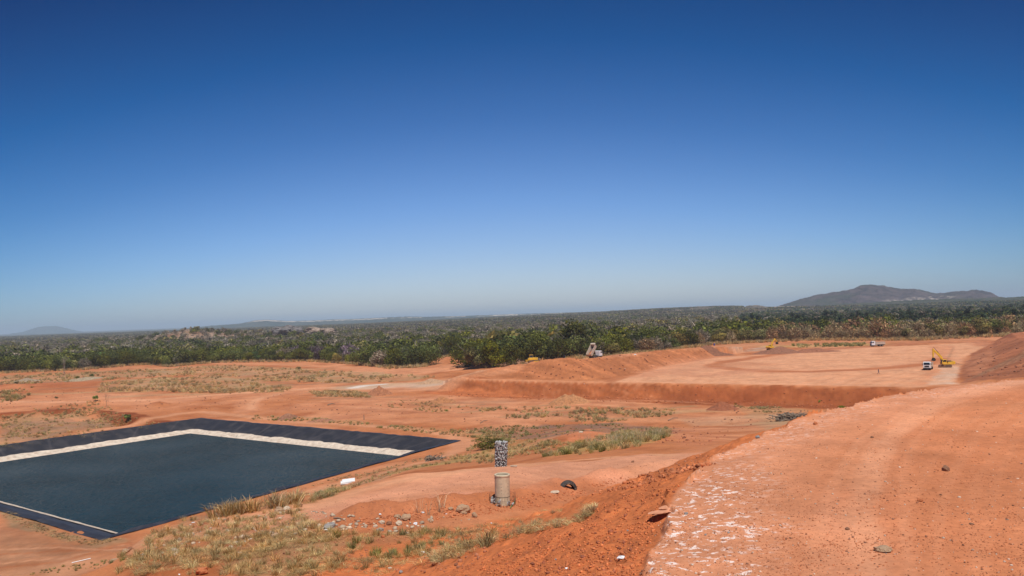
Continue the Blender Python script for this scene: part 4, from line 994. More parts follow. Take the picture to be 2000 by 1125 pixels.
def wheel(parent, x, y, r_, w_):
    m_ = MB().lathe([(r_*.58, -w_/2), (r_*.93, -w_/2), (r_, -w_*.36), (r_, w_*.36), (r_*.93, w_/2), (r_*.58, w_/2)], 18, Matrix.Translation((x, y, r_)) @ Matrix.Rotation(R(90), 4, 'X'))
    o = m_.out('wheel', BLK, parent, True)
    s_ = 1 if y > 0 else -1
    MB().cyl((x, y - s_ * w_ * .2, r_), (x, y + s_ * w_ * .40, r_), r_ * .6, r_ * .5, 14).out('rim', RIM, o)
def dump_truck(loc, hdg, label, tip=0, load=False, scale=1.0):
    t = empty('dump_truck', loc, hdg, label, 'dump truck', 'white dump trucks on the site', scale)
    MB().box((-.6, .42, .95), (7.4, .14, .28)).box((-.6, -.42, .95), (7.4, .14, .28)).box((-3.9, 0, .95), (.2, 1.0, .25)).box((-2.6, 0, .55), (.25, 1.9, .25)).box((-1.3, 0, .55), (.25, 1.9, .25)).box((2.4, 0, .55), (.2, 1.9, .2)).out('chassis', BLK, t)
    cab = MB().prism([(1.35, .75), (1.35, 2.95), (1.6, 3.08), (2.95, 3.02), (3.42, 2.0), (3.48, .75)], -1.22, 1.22).out('cab', WHITE, t, bevel=.05)
    MB().add([(3.455, -1.05, 2.02), (3.455, 1.05, 2.02), (3.07, 1.0, 2.84), (3.07, -1.0, 2.84)], [(0, 1, 2, 3)]).add([(3.42, -1.05, 2.02), (3.42, 1.05, 2.02), (3.04, 1.0, 2.84), (3.04, -1.0, 2.84)], [(3, 2, 1, 0)]).out('windscreen', GLS, cab, fix=False)
    for s_ in (1, -1):
        MB().prism([(2.1, 2.0), (2.15, 2.72), (2.82, 2.72), (3.12, 2.0)], s_ * 1.225 - .012, s_ * 1.225 + .012).out('side_window', GLS, cab)
        MB().box((3.35, s_ * 1.42, 2.25), (.12, .2, .5)).cyl((3.3, s_ * 1.2, 2.5), (3.35, s_ * 1.42, 2.4), .03, k=6).out('mirror', BLK, t)
        MB().box((3.5, s_ * .95, .98), (.06, .32, .2)).out('headlight', simple('lamp_glass', (.7, .7, .66), .2), t)
        MB().box((2.45, s_ * 1.1, .75), (1.2, .34, .2)).out('mudguard', BLK, t, bevel=.03)
        MB().cyl((.2, s_ * .95, .8), (1.1, s_ * .95, .8), .3, k=12).out('fuel_tank', CHROME, t)
    MB().box((3.52, 0, .72), (.16, 2.4, .42)).out('bumper', BLK, t, bevel=.03)
    MB().box((3.49, 0, 1.45), (.05, 1.5, .5)).out('grille', BLK, t)
    for x in (2.45, -1.3, -2.62):
        for s_ in (1, -1): wheel(t, x, s_ * (1.02 if x > 0 else .98), .52, .34 if x > 0 else .56)
    hinge = Vector((-3.9, 0, 1.15)); rot = Matrix.Translation(hinge) @ Matrix.Rotation(-tip, 4, 'Y') @ Matrix.Translation(-hinge)
    def part(mb_, name, mat, par=t):
        mb_.V = [rot @ v for v in mb_.V]; return mb_.out(name, mat, par)
    b_ = MB(); L0, L1, z0_, z1_ = -4.1, 1.15, 1.2, 2.55
    b_.box(((L0+L1)/2, 0, z0_+.05), (L1-L0, 2.4, .1))
    for s_ in (1, -1):
        b_.box(((L0+L1)/2, s_*1.2, (z0_+z1_)/2), (L1-L0, .08, z1_-z0_)).box(((L0+L1)/2, s_*1.25, z1_+.03), (L1-L0+.1, .16, .12))
        for k in range(6): b_.box((L0+.5+k*.88, s_*1.27, (z0_+z1_)/2), (.12, .08, z1_-z0_-.05))
    b_.box((L1, 0, (z0_+z1_+.3)/2), (.1, 2.5, z1_-z0_+.3)).box((L1+.3, 0, z1_+.32), (.8, 2.5, .08)); bed = part(b_, 'tipping_bed', BEDM)
    part(MB().box(((L0+L1)/2, 0, z0_+.112), (L1-L0-.14, 2.28, .02)), 'bed_floor', BEDIN, bed)
    part(MB().box((L0-.04, 0, (z0_+z1_)/2-.05), (.09, 2.46, (z1_-z0_)*.95)), 'tailgate', BEDM)
    if tip:
        top_ = rot @ Vector((.6, 0, 1.2)); MB().cyl((.3, 0, 1.0), top_, .13, .09, 10).out('hoist_ram', CHROME, t)
        part(MB().add(*ico_lump(3, 1.0, (1.5, .9, .12), (L0+1.2, 0, z0_+.14))), 'earth_load', REDLOAD)
    elif load:
        part(MB().add(*ico_lump(5, 1.0, (2.4, 1.08, .65), ((L0+L1)/2, 0, z1_-.2))), 'earth_load', REDLOAD)
    else:
        part(MB().add(*ico_lump(6, 1.0, (2.3, 1.06, .35), ((L0+L1)/2-.2, 0, z1_-.25))), 'earth_load', REDLOAD)
    return t
def ico_lump(seed, rad, sc_, c=(0, 0, 0), sub=3, amp=.18):
    bm = bmesh.new(); bmesh.ops.create_icosphere(bm, subdivisions=sub, radius=rad); V = []
    for v in bm.verts:
        p = np.array(v.co); n = fbm(np.array([p[0] * 1.3 + seed * 3.1]), np.array([p[1] * 1.3 + p[2] * 1.7 + seed]), 1.0, 3, seed)[0]
        p = p * (1 + amp * 2 * n); V.append(tuple(p * np.array(sc_) + np.array(c)))
    F = [tuple(q.index for q in f.verts) for f in bm.faces]; bm.free(); return V, F
def beam(pts, w_, hs):
    """bent box beam in the x,z plane with depth per node"""
    m_ = MB(); V = []
    for i, (x, z) in enumerate(pts):
        a = Vector(pts[max(i - 1, 0)]); b_ = Vector(pts[min(i + 1, len(pts) - 1)]); d = (b_ - a).normalized(); n = Vector((-d.y, d.x)) * hs[i] / 2
        for sy in (-w_ / 2, w_ / 2):
            V += [(x + n.x, sy, z + n.y), (x - n.x, sy, z - n.y)]
    F = []
    for i in range(len(pts) - 1):
        a, b_ = i * 4, i * 4 + 4
        F += [(a, b_, b_ + 1, a + 1), (a + 2, a + 3, b_ + 3, b_ + 2), (a, a + 2, b_ + 2, b_), (a + 1, b_ + 1, b_ + 3, a + 3)]
    F += [(0, 1, 3, 2), (len(V) - 4, len(V) - 2, len(V) - 1, len(V) - 3)]
    return m_.add(V, F)
def crawler(t, L, y, w_, h, mat):
    prof = [(-L/2+.15, 0), (L/2-.15, 0), (L/2+.2, h*.5), (L/2-.05, h*.95), (L/2-.4, h), (-L/2+.4, h), (-L/2+.05, h*.95), (-L/2-.2, h*.5)]
    o = MB().prism(prof, y - w_/2, y + w_/2).out('crawler_track', mat, t, bevel=.05)
    f = MB()
    for k in range(6): f.cyl((-L/2+.5+k*(L-1)/5, y-w_/2-.03, h*.3), (-L/2+.5+k*(L-1)/5, y+w_/2+.03, h*.3), h*.17, k=10)
    f.cyl((L/2-.3, y-w_/2-.04, h*.52), (L/2-.3, y+w_/2+.04, h*.52), h*.33, k=12).cyl((-L/2+.3, y-w_/2-.04, h*.52), (-L/2+.3, y+w_/2+.04, h*.52), h*.33, k=12)
    f.out('rollers', TRKM, o); return o
def excavator(loc, hdg, swing, label, boom, stick, bk, scale=1.0):
    t = empty('excavator', loc, hdg, label, 'excavator', 'yellow crawler excavators', scale)
    for s_ in (1, -1): crawler(t, 4.3, s_ * 1.2, .6, .95, TRKM)
    MB().box((0, 0, .65), (2.2, 1.9, .35)).cyl((0, 0, .8), (0, 0, 1.12), .7, k=18).out('undercarriage', BLK, t)
    RS = Matrix.Rotation(swing, 4, 'Z')
    def part(m_, name, mat, par=t, **k):
        m_.V = [RS @ v for v in m_.V]; return m_.out(name, mat, par, **k)
    body = part(MB().box((-.75, -.75, 1.62), (3.9, 1.2, .95)).box((-.75, .3, 1.3), (3.9, 2.2, .32)).box((-1.6, .75, 1.75), (2.1, 1.25, .75)), 'engine_house', YEL, bevel=.05)
    part(MB().prism([(-2.65, 1.15), (-3.15, 1.3), (-3.2, 2.05), (-2.9, 2.3), (-2.3, 2.3), (-2.3, 1.15)], -1.4, 1.4), 'counterweight', YEL, bevel=.06)
    part(MB().box((-1.5, -.1, 2.15), (1.9, 2.2, .1)).box((-1.6, -.6, 2.3), (.9, .8, .22)).cyl((-1.9, .5, 2.1), (-1.9, .5, 2.75), .07, k=8), 'engine_deck', BLK)
    cab = part(MB().prism([(-.15, 1.45), (-.15, 2.95), (0, 3.05), (1.15, 3.0), (1.55, 2.3), (1.6, 1.45)], .32, 1.38), 'cab', YEL, bevel=.04)
    for y in (.31, 1.39): part(MB().prism([(.0, 2.15), (.05, 2.85), (1.05, 2.85), (1.38, 2.2), (1.38, 2.15)], y - .012, y + .012), 'side_window', GLS, cab)
    part(MB().add([(1.605, .38, 1.55), (1.605, 1.32, 1.55), (1.565, 1.32, 2.32), (1.565, .38, 2.32)], [(0, 1, 2, 3)]).add([(1.58, .38, 2.33), (1.58, 1.32, 2.33), (1.19, 1.32, 2.96), (1.19, .38, 2.96)], [(0, 1, 2, 3)]), 'windscreen', GLS, cab)
    bo = beam(boom, .48, [.5, .85, .75, .5, .42][:len(boom)]); bo = part(bo, 'boom', YEL)
    p0, p1 = Vector(boom[0]), Vector(boom[min(2, len(boom) - 1)])
    for y in (-.36, .36): part(MB().cyl((1.1, y, 1.35), (boom[1][0] * .85 + .3, y, boom[1][1] * .85), .11, .06, 8), 'boom_ram', BLK, bo)
    part(MB().cyl((boom[1][0], 0, boom[1][1] + .55), (stick[0][0] - .1, 0, stick[0][1] + .6), .10, .06, 8), 'stick_ram', BLK, bo)
    part(beam(stick, .34, [.55, .62, .34][:len(stick)]), 'stick', YEL)
    bx, bz = bk[0], bk[1]; sgn = bk[2]
    prof = [(bx, bz), (bx + .3 * sgn, bz - .1), (bx + .75 * sgn, bz - .55), (bx + .7 * sgn, bz - 1.15), (bx + .15 * sgn, bz - 1.35), (bx - .5 * sgn, bz - 1.15), (bx - .2 * sgn, bz - .6)]
    bb = part(MB().prism(prof, -.62, .62), 'bucket', BLK, bevel=.03)
    te = MB()
    for k in range(5): te.box((bx - .62 * sgn, -.5 + k * .25, bz - 1.12), (.28, .1, .06))
    part(te, 'bucket_teeth', CHROME, bb); return t
def bulldozer(loc, hdg, label):
    t = empty('bulldozer', loc, hdg, label, 'bulldozer', None, 1.05)
    for s_ in (1, -1): crawler(t, 3.6, s_ * .98, .58, 1.02, TRKM)
    MB().box((0, 0, .8), (2.6, 1.5, .5)).out('undercarriage', BLK, t)
    MB().prism([(.25, .85), (.25, 2.0), (1.95, 1.85), (2.0, .95)], -.55, .55).out('engine_hood', YEL, t, bevel=.05)
    MB().prism([(-2.0, .9), (-2.0, 1.55), (-1.5, 2.0), (.3, 2.0), (.3, .9)], -.75, .75).out('rear_body', YEL, t, bevel=.05)
    for s_ in (1, -1): MB().prism([(-1.6, 1.05), (-1.5, 1.45), (.6, 1.4), (.9, 1.05)], s_ * 1.0 - .32, s_ * 1.0 + .32).out('fender', YEL, t)
    cab = MB().box((-.75, 0, 2.5), (1.35, 1.4, 1.0), taper=(.92, .9)).out('cab_glass', GLS, t)
    f = MB().box((-.75, 0, 3.05), (1.5, 1.5, .10))
    for x in (-1.42, -.1):
        for y in (-.7, .7): f.cyl((x, y, 2.0), (x * .97 - .02, y * .93, 3.0), .035, k=6)
    f.out('cab_frame', YEL, t)
    MB().cyl((1.2, .2, 1.9), (1.2, .2, 2.6), .07, k=8).out('exhaust_pipe', CHROME, t); MB().cyl((.8, -.25, 1.9), (.8, -.25, 2.3), .1, k=8).out('air_filter', BLK, t)
    P = [(2.95, .12), (2.72, .35), (2.66, .75), (2.75, 1.15), (2.98, 1.42), (3.05, 1.38), (2.86, 1.1), (2.8, .75), (2.86, .4), (3.06, .12)]
    MB().prism(P, -1.9, 1.9).out('blade', simple('worn_yellow_steel', (.50, .27, .10), .5, .2, .2, 3, 0, DUST, .5), t)
    for s_ in (1, -1):
        MB().box((1.35, s_ * 1.45, .5), (2.8, .18, .26)).out('push_arm', YEL, t); MB().cyl((1.7, s_ * .5, 1.6), (2.7, s_ * .7, .95), .08, k=8).out('lift_ram', CHROME, t)
    r_ = MB().box((-2.45, 0, 1.05), (.9, 1.6, .18)).box((-2.3, 0, .7), (.7, 1.4, .15))
    for y in (-.6, 0, .6): r_.prism([(-2.95, 1.2), (-2.75, 1.2), (-2.75, .6), (-2.5, .2), (-2.62, .18), (-2.95, .55)], y - .06, y + .06)
    r_.out('ripper', YEL, t); return t
def ground_at(x, y): return float(height(np.array([x]), np.array([y]))[0])
def pos_d(px, py, D, dz=0):
    q = atd(px, py, D); return (q[0], q[1], q[2] + dz)
def pos_g(px, py):
    q = H1(px, py); return (q.x, q.y, ground_at(q.x, q.y))
def ridge_pos(px, D):
    s_ = (px - 1000) / FPX; return (s_ * D, D, ground_at(s_ * D, D))
# heading angle: model +x turned to the given ground direction
def hd(dx, dy): return math.atan2(dy, dx)
def hv(px, right, away):
    a = math.atan2(px - 1000, FPX); return math.atan2(away * math.cos(a) - right * math.sin(a), right * math.cos(a) + away * math.sin(a))
def crest(px, dmin, dmax, add=1.0):
    """walk along the azimuth of a pixel column and stop just behind the crest the camera sees"""
    D = np.linspace(dmin, dmax, 200); s_ = (px - 1000) / FPX; z = height(s_ * D, D); k = np.argmax((z - CZ) / D); d = D[k] + add
    return (s_ * d, d, ground_at(s_ * d, d))
q = crest(1158, 315, 350, .8); dump_truck((q[0], q[1], q[2] - .05), hv(1158, .60, .80), 'white dump truck with its bed raised, tipping earth on the red ridge', tip=R(48), scale=.98)
q = pos_g(1813, 722); dump_truck(q, hv(1813, -.12, -1), 'white dump truck facing the camera beside the large excavator', load=True, scale=.98)
q = pos_g(1713, 676.5); dump_truck(q, hv(1713, -1, -.42), 'white dump truck with tan bed at the far edge of the cell', scale=1.0)
q = pos_g(1846, 717.5); excavator(q, hv(1846, -1, 0), R(24), 'large yellow excavator with raised boom by the waste slope, near a white truck',
    [(.5, 1.6), (1.35, 3.9), (2.5, 5.2), (3.9, 6.6)], [(3.9, 7.1), (4.0, 6.3), (4.15, 3.6)], (4.2, 3.8, -1))
q = pos_g(1506, 683.5); excavator(q, hv(1506, .55, .85), R(0), 'small looking yellow excavator seen from behind on the far dark bank',
    [(.4, 1.6), (1.3, 3.8), (2.6, 5.1), (4.2, 5.9)], [(4.0, 6.3), (4.6, 5.7), (6.3, 4.2)], (6.35, 4.3, -1), 1.0)
q = crest(1036, 318, 345, 1.2); bulldozer((q[0], q[1], q[2] - .05), hd(1, .18), 'yellow bulldozer with black cab on the ridge before the big dark tree')

# ------------------------------------------------------------------ people (skinned figures)
SKIN = simple('skin', (.22, .11, .07), .6); BLUE = simple('blue_workwear', (.025, .04, .12), .8, 0, .2, 8); HAIR = simple('dark_cap', (.02, .018, .016), .8)
def person(loc, hdg, label, stride):
    t = empty('person', loc, hdg, label, 'person', 'people in blue workwear'); s = stride
    J = {'pel': (0, 0, .95, .14), 'sp': (0, 0, 1.15, .125), 'ch': (.01, 0, 1.36, .15), 'nk': (.01, 0, 1.50, .055), 'hd': (.03, 0, 1.62, .095), 'tp': (.03, 0, 1.72, .075),
         'shl': (0, .19, 1.42, .06), 'ell': (-.10 * s - .03, .24, 1.15, .045), 'wrl': (.05 + .05 * s, .24, .93, .035), 'hal': (.09 + .06 * s, .23, .85, .035),
         'shr': (0, -.19, 1.42, .06), 'elr': (.12 * s - .03, -.24, 1.15, .045), 'wrr': (.28 * s + .02, -.23, .95, .035), 'har': (.33 * s + .04, -.22, .88, .035),
         'hil': (0, .10, .90, .095), 'knl': (.20 * s, .11, .50, .065), 'anl': (.30 * s, .11, .08, .045), 'tol': (.30 * s + .16, .12, .04, .04),
         'hir': (0, -.10, .90, .095), 'knr': (-.08 * s, -.11, .50, .065), 'anr': (-.36 * s, -.11, .10, .045), 'tor': (-.30 * s + .12, -.12, .04, .04)}
    E = [('pel','sp'),('sp','ch'),('ch','nk'),('nk','hd'),('hd','tp'),('ch','shl'),('shl','ell'),('ell','wrl'),('wrl','hal'),('ch','shr'),('shr','elr'),('elr','wrr'),('wrr','har'),('pel','hil'),('hil','knl'),('knl','anl'),('anl','tol'),('pel','hir'),('hir','knr'),('knr','anr'),('anr','tor')]
    ks = list(J); me = bpy.data.meshes.new('body'); me.from_pydata([J[k][:3] for k in ks], [(ks.index(a), ks.index(b)) for a, b in E], [])
    o = ob('body', me, t); sk = o.modifiers.new('skin', 'SKIN'); sk.use_smooth_shade = True
    for i, k in enumerate(ks): me.skin_vertices[0].data[i].radius = (J[k][3],) * 2
    me.skin_vertices[0].data[0].use_root = True; o.modifiers.new('sub', 'SUBSURF').levels = 1; me.materials.append(BLUE)
    MB().add(*ico_lump(2, 1, (.082, .078, .095), (.045, 0, 1.61), 2, .02)).out('face', SKIN, t, True)
    MB().add(*ico_lump(2, 1, (.098, .092, .07), (.022, 0, 1.685), 2, .02)).out('cap', HAIR, t, True)
    return t
q = pos_g(1716, 730.5); person(q, hd(.9, -.3), 'person in dark blue walking alone across the flat cell floor', 1.0)
q = crest(1097, 315, 345, 2.0); person((q[0], q[1], ground_at(q[0], q[1])), hd(1, .2), 'person in blue standing behind the red ridge, left of the tipping truck', .15)

# ------------------------------------------------------------------ concrete well and gabion columns
CONC = simple('old_concrete', (.60, .50, .345), .85, 0, .14, 5, .25, (.33, .24, .15), .05, 2.2)
STN = []
for k, c in enumerate([(.42, .41, .40), (.26, .255, .25), (.44, .43, .41), (.12, .12, .12), (.26, .255, .25)]): STN.append(simple('stone_%s' % ['grey', 'slate', 'pale', 'dark', 'ash'][k], c, .85, 0, .25, 9, .3))
WIRE = simple('rusty_wire', (.11, .09, .08), .6, .5, .2, 6)
D_ = 39.6; q = atd(981, 972, D_); wx, wy = q[0], q[1]; wz = ground_at(wx, wy) - .1
well = empty('concrete_well', (wx, wy, wz), 0, 'upright beige concrete pipe ring with small holes, stones round its foot', 'concrete pipe', rot=(R(1), R(1.2), 0))
ro, ri = .365, .30
def ring_(z0, z1, lip): return MB().lathe([(ri, z0), (ro, z0), (ro, z1 - (.10 if lip else 0)), (ro + (.018 if lip else 0), z1 - (.085 if lip else 0)), (ro + (.018 if lip else 0), z1 - .02), (ro - .02, z1), (ri + .02, z1), (ri, z1 - .03), (ri, z0)], 40)
ring_(0, .42, False).out('lower_ring', CONC, well); up_ = ring_(.44, 1.50, True).out('upper_ring', CONC, well)
MB().lathe([(ro - .012, .40), (ro - .012, .46)], 36).out('joint', BLK, well)
for k in range(4):
    a = R(-97); h = .62 + .155 * k; MB().cyl((math.cos(a) * (ro - .03), math.sin(a) * (ro - .03), h), (math.cos(a) * (ro + .004), math.sin(a) * (ro + .004), h), .014, k=8).out('drain_hole', BLK, up_)
for k in range(4):
    a = R(-40); h = .62 + .155 * k; MB().cyl((math.cos(a) * (ro - .03), math.sin(a) * (ro - .03), h), (math.cos(a) * (ro + .004), math.sin(a) * (ro + .004), h), .014, k=8).out('drain_hole', BLK, up_)
jk = MB(); rj = .64
for k in range(30):
    a = 2 * math.pi * k / 30; jk.cyl((rj * math.cos(a), rj * math.sin(a), .0), (rj * math.cos(a + .12), rj * math.sin(a + .12), .52 + .1 * math.sin(k * 1.7)), .0035, k=4); jk.cyl((rj * math.cos(a), rj * math.sin(a), .0), (rj * math.cos(a - .12), rj * math.sin(a - .12), .52 + .1 * math.sin(k)), .0035, k=4)
for h in (.1, .3, .5):
    for k in range(30): a = 2 * math.pi * k / 30; b_ = 2 * math.pi * (k + 1) / 30; jk.cyl((rj * math.cos(a), rj * math.sin(a), h), (rj * math.cos(b_), rj * math.sin(b_), h), .003, k=4, cap=False)
cage = jk.out('wire_cage', WIRE, well); tag(well, group='drain columns')
rs = random.Random(4)
stone_me = []
for v in range(6):
    a, b_ = ico_lump(40 + v, 1.0, (1, .8 + .1 * (v % 3), .62 + .08 * (v % 2)), (0, 0, 0), 2, .22); me = bpy.data.meshes.new('stone'); me.from_pydata(a, [], b_); stone_me.append(me)
def stone(parent, p, s_, mat, rseed, name='stone'):
    me = stone_me[rseed % 6].copy(); me.materials.append(mat); o = ob(name, me, parent); o.location = p; rr = random.Random(rseed)
    o.rotation_euler = (rr.random() * 6, rr.random() * 6, rr.random() * 6); o.scale = (s_ * rr.uniform(.8, 1.2), s_ * rr.uniform(.7, 1.1), s_ * rr.uniform(.7, 1)); return o
for k in range(26):
    a = rs.uniform(R(175), R(265)) if k < 21 else rs.uniform(R(-60), R(0)); rr = rs.uniform(.44, .62)
    stone(well, (rr * math.cos(a), rr * math.sin(a), rs.uniform(.02, .34 if k < 21 else .2)), rs.uniform(.05, .085), STN[k % 3], k)
gx_, gy_ = None, None
q = atd(976, 866, 82.0); gz_ = ground_at(q[0], q[1]); Hg = q[2] - gz_
gab = empty('gabion_column', (q[0], q[1], gz_), 0, 'leaning column of grey stones in wire mesh behind the crest of the bench road', 'gabion column', rot=(R(0), R(3.5), 0))
tag(gab, group='drain columns'); Hg = Hg + .15
gm = simple('dark_gap_core', (.07, .07, .07), .9); MB().cyl((0, 0, -.1), (0, 0, Hg - .08), .50, k=20).out('core', gm, gab)  # dark core colour paints the shade in the gaps between stones
cnt = 0
Vs = {0: [[], []], 1: [[], []], 2: [[], []], 3: [[], []]}
allst = []
z = .3
while z < Hg:
    n = 15
    for k in range(n):
        a = 2 * math.pi * (k + rs.random() * .7 + (z * 7 % 1)) / n; allst.append((.555 * math.cos(a), .555 * math.sin(a), z + rs.uniform(-.05, .05)))
    z += .165
front = [p for p in allst if p[1] < .15]; back = [p for p in allst if p[1] >= .15]
front.sort(key=lambda p: -p[2])
for k, p in enumerate(front[:96]): stone(gab, p, rs.uniform(.11, .15), STN[[0, 0, 2, 0, 4][k % 5]], k)
rest_ = MB()
for k, p in enumerate(front[96:] + back + [(rs.uniform(-.45, .45), rs.uniform(-.45, .45), Hg) for _ in range(26)]):
    a, b_ = ico_lump(k % 7, 1, (rs.uniform(.07, .1),) * 3, (0, 0, 0), 1, .25); rest_.add(a, b_, Matrix.Translation(p))
tag(rest_.out('packed_stones', STN[0], gab), kind='stuff')
cg = MB()
for k in range(14):
    for s_ in (1, -1):
        a = 2 * math.pi * k / 40; pr_ = None
        for h in range(6):
            z0_, z1_ = Hg * h / 6, Hg * (h + 1) / 6; a1 = a + s_ * .35; cg.cyl((.635 * math.cos(a), .635 * math.sin(a), z0_), (.635 * math.cos(a1), .635 * math.sin(a1), z1_), .004, k=3, cap=False); a = a1
cg.out('wire_cage', WIRE, gab)
# white floor slabs and other litter
def litter(name, pxy, mb_, mat, label, cat, rz_=0, dz=0, rot=None, bevel=0):
    p = pos_g(*pxy); o = mb_.out(name, mat, None, bevel=bevel); o.location = (p[0], p[1], p[2] + dz); o.rotation_euler = rot or (0, 0, rz_); return tag(o, label, cat), p
TYRE = simple('worn_tyre_rubber', (.035, .032, .030), .75, 0, .3, 10, .4, (.30, .17, .10), .35, 4)
q = pos_g(1110, 958)
rt = .56; prof = []
for k in range(17):
    a = R(-200 + 220 * k / 16 + 0); prof.append((rt - .15 + .15 * math.cos(R(-110 + 220 * k / 16)) ** 1 if False else rt - .17 + .17 * max(-.2, math.cos(R(-115 + 230 * k / 16))), .155 * math.sin(R(-115 + 230 * k / 16) * .8)))
inner = [(r_ - .03, z_ * .82) for r_, z_ in prof[::-1]]
ty = MB().lathe(prof + inner + [prof[0]], 44).out('tyre', TYRE, None, True); ty.location = (q[0], q[1] + .25, q[2] - .04); ty.rotation_euler = (R(82), R(4), R(20))
tag(ty, 'worn black truck tyre half buried upright in the red windrow', 'tyre')
SLABW = simple('white_foam', (.86, .86, .84), .6, 0, .05, 5, .05, (.55, .32, .2), .1)
sl = pos_g(679, 943); box_ = empty('white_tray', (sl[0], sl[1], sl[2] - .02), R(12), 'white tray with a loose lid lying open beside the pond road', 'tray')
sc_t = 3.6 / 1.9
b_ = MB().box((0, 0, .05), (1.9 * sc_t, 1.6 * sc_t, .08)); 
for s_ in (1, -1): b_.box((0, s_ * 1.48, .18), (1.9 * sc_t, .06, .3)).box((s_ * 1.77, 0, .18), (.06, 1.6 * sc_t, .3))
b_.out('base', SLABW, box_, bevel=.03); box_.scale = (.68, .70, .8); lid = MB().box((.25, .25, .50), (1.75 * sc_t, 1.5 * sc_t, .18), Matrix.Rotation(R(4), 3, 'X') @ ry(R(-3))).out('lid', SLABW, box_, bevel=.04)
PVC = simple('white_plastic', (.85, .85, .83), .4, 0, .05, 5)
p = pos_g(140, 1100); p2 = pos_g(177, 1091.5); o = MB().cyl((0, 0, .05), (p2[0] - p[0], p2[1] - p[1], p2[2] - p[2] + .06), .055, k=12).out('plastic_pipe', PVC); o.location = p; tag(o, 'white plastic pipe lying on red soil at the bottom left', 'pipe')
WOODM = simple('weathered_wood', (.50, .42, .30), .85, 0, .2, 9, .2); DEAD = simple('dead_wood', (.23, .175, .125), .9, 0, .35, 7, .4)
p = pos_g(997, 911.5); p2 = pos_g(1010, 913); o = MB().box((0, 0, .05), (math.dist(p[:2], p2[:2]), .14, .06)).out('plank', WOODM); o.location = ((p[0] + p2[0]) / 2, (p[1] + p2[1]) / 2, p[2]); o.rotation_euler = (0, 0, math.atan2(p2[1] - p[1], p2[0] - p[0])); tag(o, 'pale short plank on the salmon bench road above the concrete pipe', 'plank')
p = pos_g(711, 820); o = MB().box((0, 0, .75), (.22, .18, 1.7), taper=(.9, .9)).out('wooden_post', DEAD); o.location = p; tag(o, 'short dark post standing alone on the red flat beyond the pond', 'post')
GRN = simple('green_strap', (.03, .28, .09), .6, 0, .15, 5)
p = pos_g(996, 994); p2 = pos_g(1008, 978); V_, F_ = tube([(0, 0, .04), ((p2[0]-p[0]) * .5 + .03, (p2[1]-p[1]) * .5, (p2[2]-p[2]) * .5 + .05), (p2[0]-p[0], p2[1]-p[1], p2[2]-p[2] + .12)], [.012, .02, .008], 5)
o = MB().add(V_, F_).out('green_strap', GRN); o.location = p; tag(o, 'short bright green strap sticking out of the windrow below the pipe', 'strap')
def stick_(pa, pb, r_, label, kink=.1):
    p = pos_g(*pa); p2 = pos_g(*pb); d = Vector(p2) - Vector(p); V_, F_ = tube([(0, 0, r_), tuple(d * .5 + Vector((0, 0, r_ + kink))), tuple(d + Vector((0, 0, r_)))], [r_, r_ * .9, r_ * .5], 6)
    o = MB().add(V_, F_).out('dead_branch', DEAD); o.location = p; tag(o, label, 'branch', 'dead branches on the ground')
stick_((938, 827), (952, 822), .12, 'thin dead branch lying on the flat between the pond and the red bank', .3)
stick_((1305, 822), (1325, 817), .12, 'twisted dead branch on the flat below the dark red bank', .3)
stick_((652, 1013), (670, 1015), .03, 'short stick on the near end of the salmon bench road', .03)
stick_((640, 792), (655, 790), .2, 'dark branch on the red flat left of the standing post', .3)
# driftwood and rubbish heaps
def brush(pxy, n, rad, L_, mat, label, cat, seed, name='brushwood_heap', D=None):
    p = pos_g(*pxy)
    if D: p = ((pxy[0] - 1000) / FPX * D, D, ground_at((pxy[0] - 1000) / FPX * D, D))
    r_ = random.Random(seed); t = empty(name, p, 0, label, cat, 'heaps of roots and rubbish'); m_ = MB()
    for k in range(n):
        a = r_.uniform(0, 6.28); c_ = Vector((r_.gauss(0, rad * .45), r_.gauss(0, rad * .25), r_.uniform(.02, rad * .35))); d = Vector((math.cos(a), math.sin(a), r_.uniform(-.25, .5))) * L_ * r_.uniform(.4, 1)
        v, f = tube([tuple(c_ - d * .5), tuple(c_ + Vector((r_.gauss(0, .05), r_.gauss(0, .05), .05))), tuple(c_ + d * .5)], [.05 * L_ * r_.uniform(.4, 1), .04 * L_, .012 * L_], 5); m_.add(v, f)
    m_.out('roots', mat, t, True)
    v, f = ico_lump(seed, 1, (rad * .7, rad * .45, rad * .16), (0, 0, 0), 3, .25); MB().add(v, f).out('soil_lump', simple('dark_soil_%d' % seed, (.13, .085, .06), 1, 0, .3, 3, .5), t); return t
brush((848, 899), 60, 2.3, 2.2, DEAD, 'tangled grey root heap beside the pond road corner', 'root heap', 5)
brush((1530, 826), 130, 4.2, 3.0, DEAD, 'dark heap of brush and rubbish below the lip of the mound', 'rubbish heap', 9, D=197)
brush((1555, 822), 16, 2.0, 1.6, DEAD, 'small dark end of rubbish beside the larger brush heap', 'rubbish heap', 12, D=201)
brush((905, 717), 14, 6, 4.5, DEAD, 'fallen grey log beside the clearing left of the big dark tree', 'fallen log', 14)

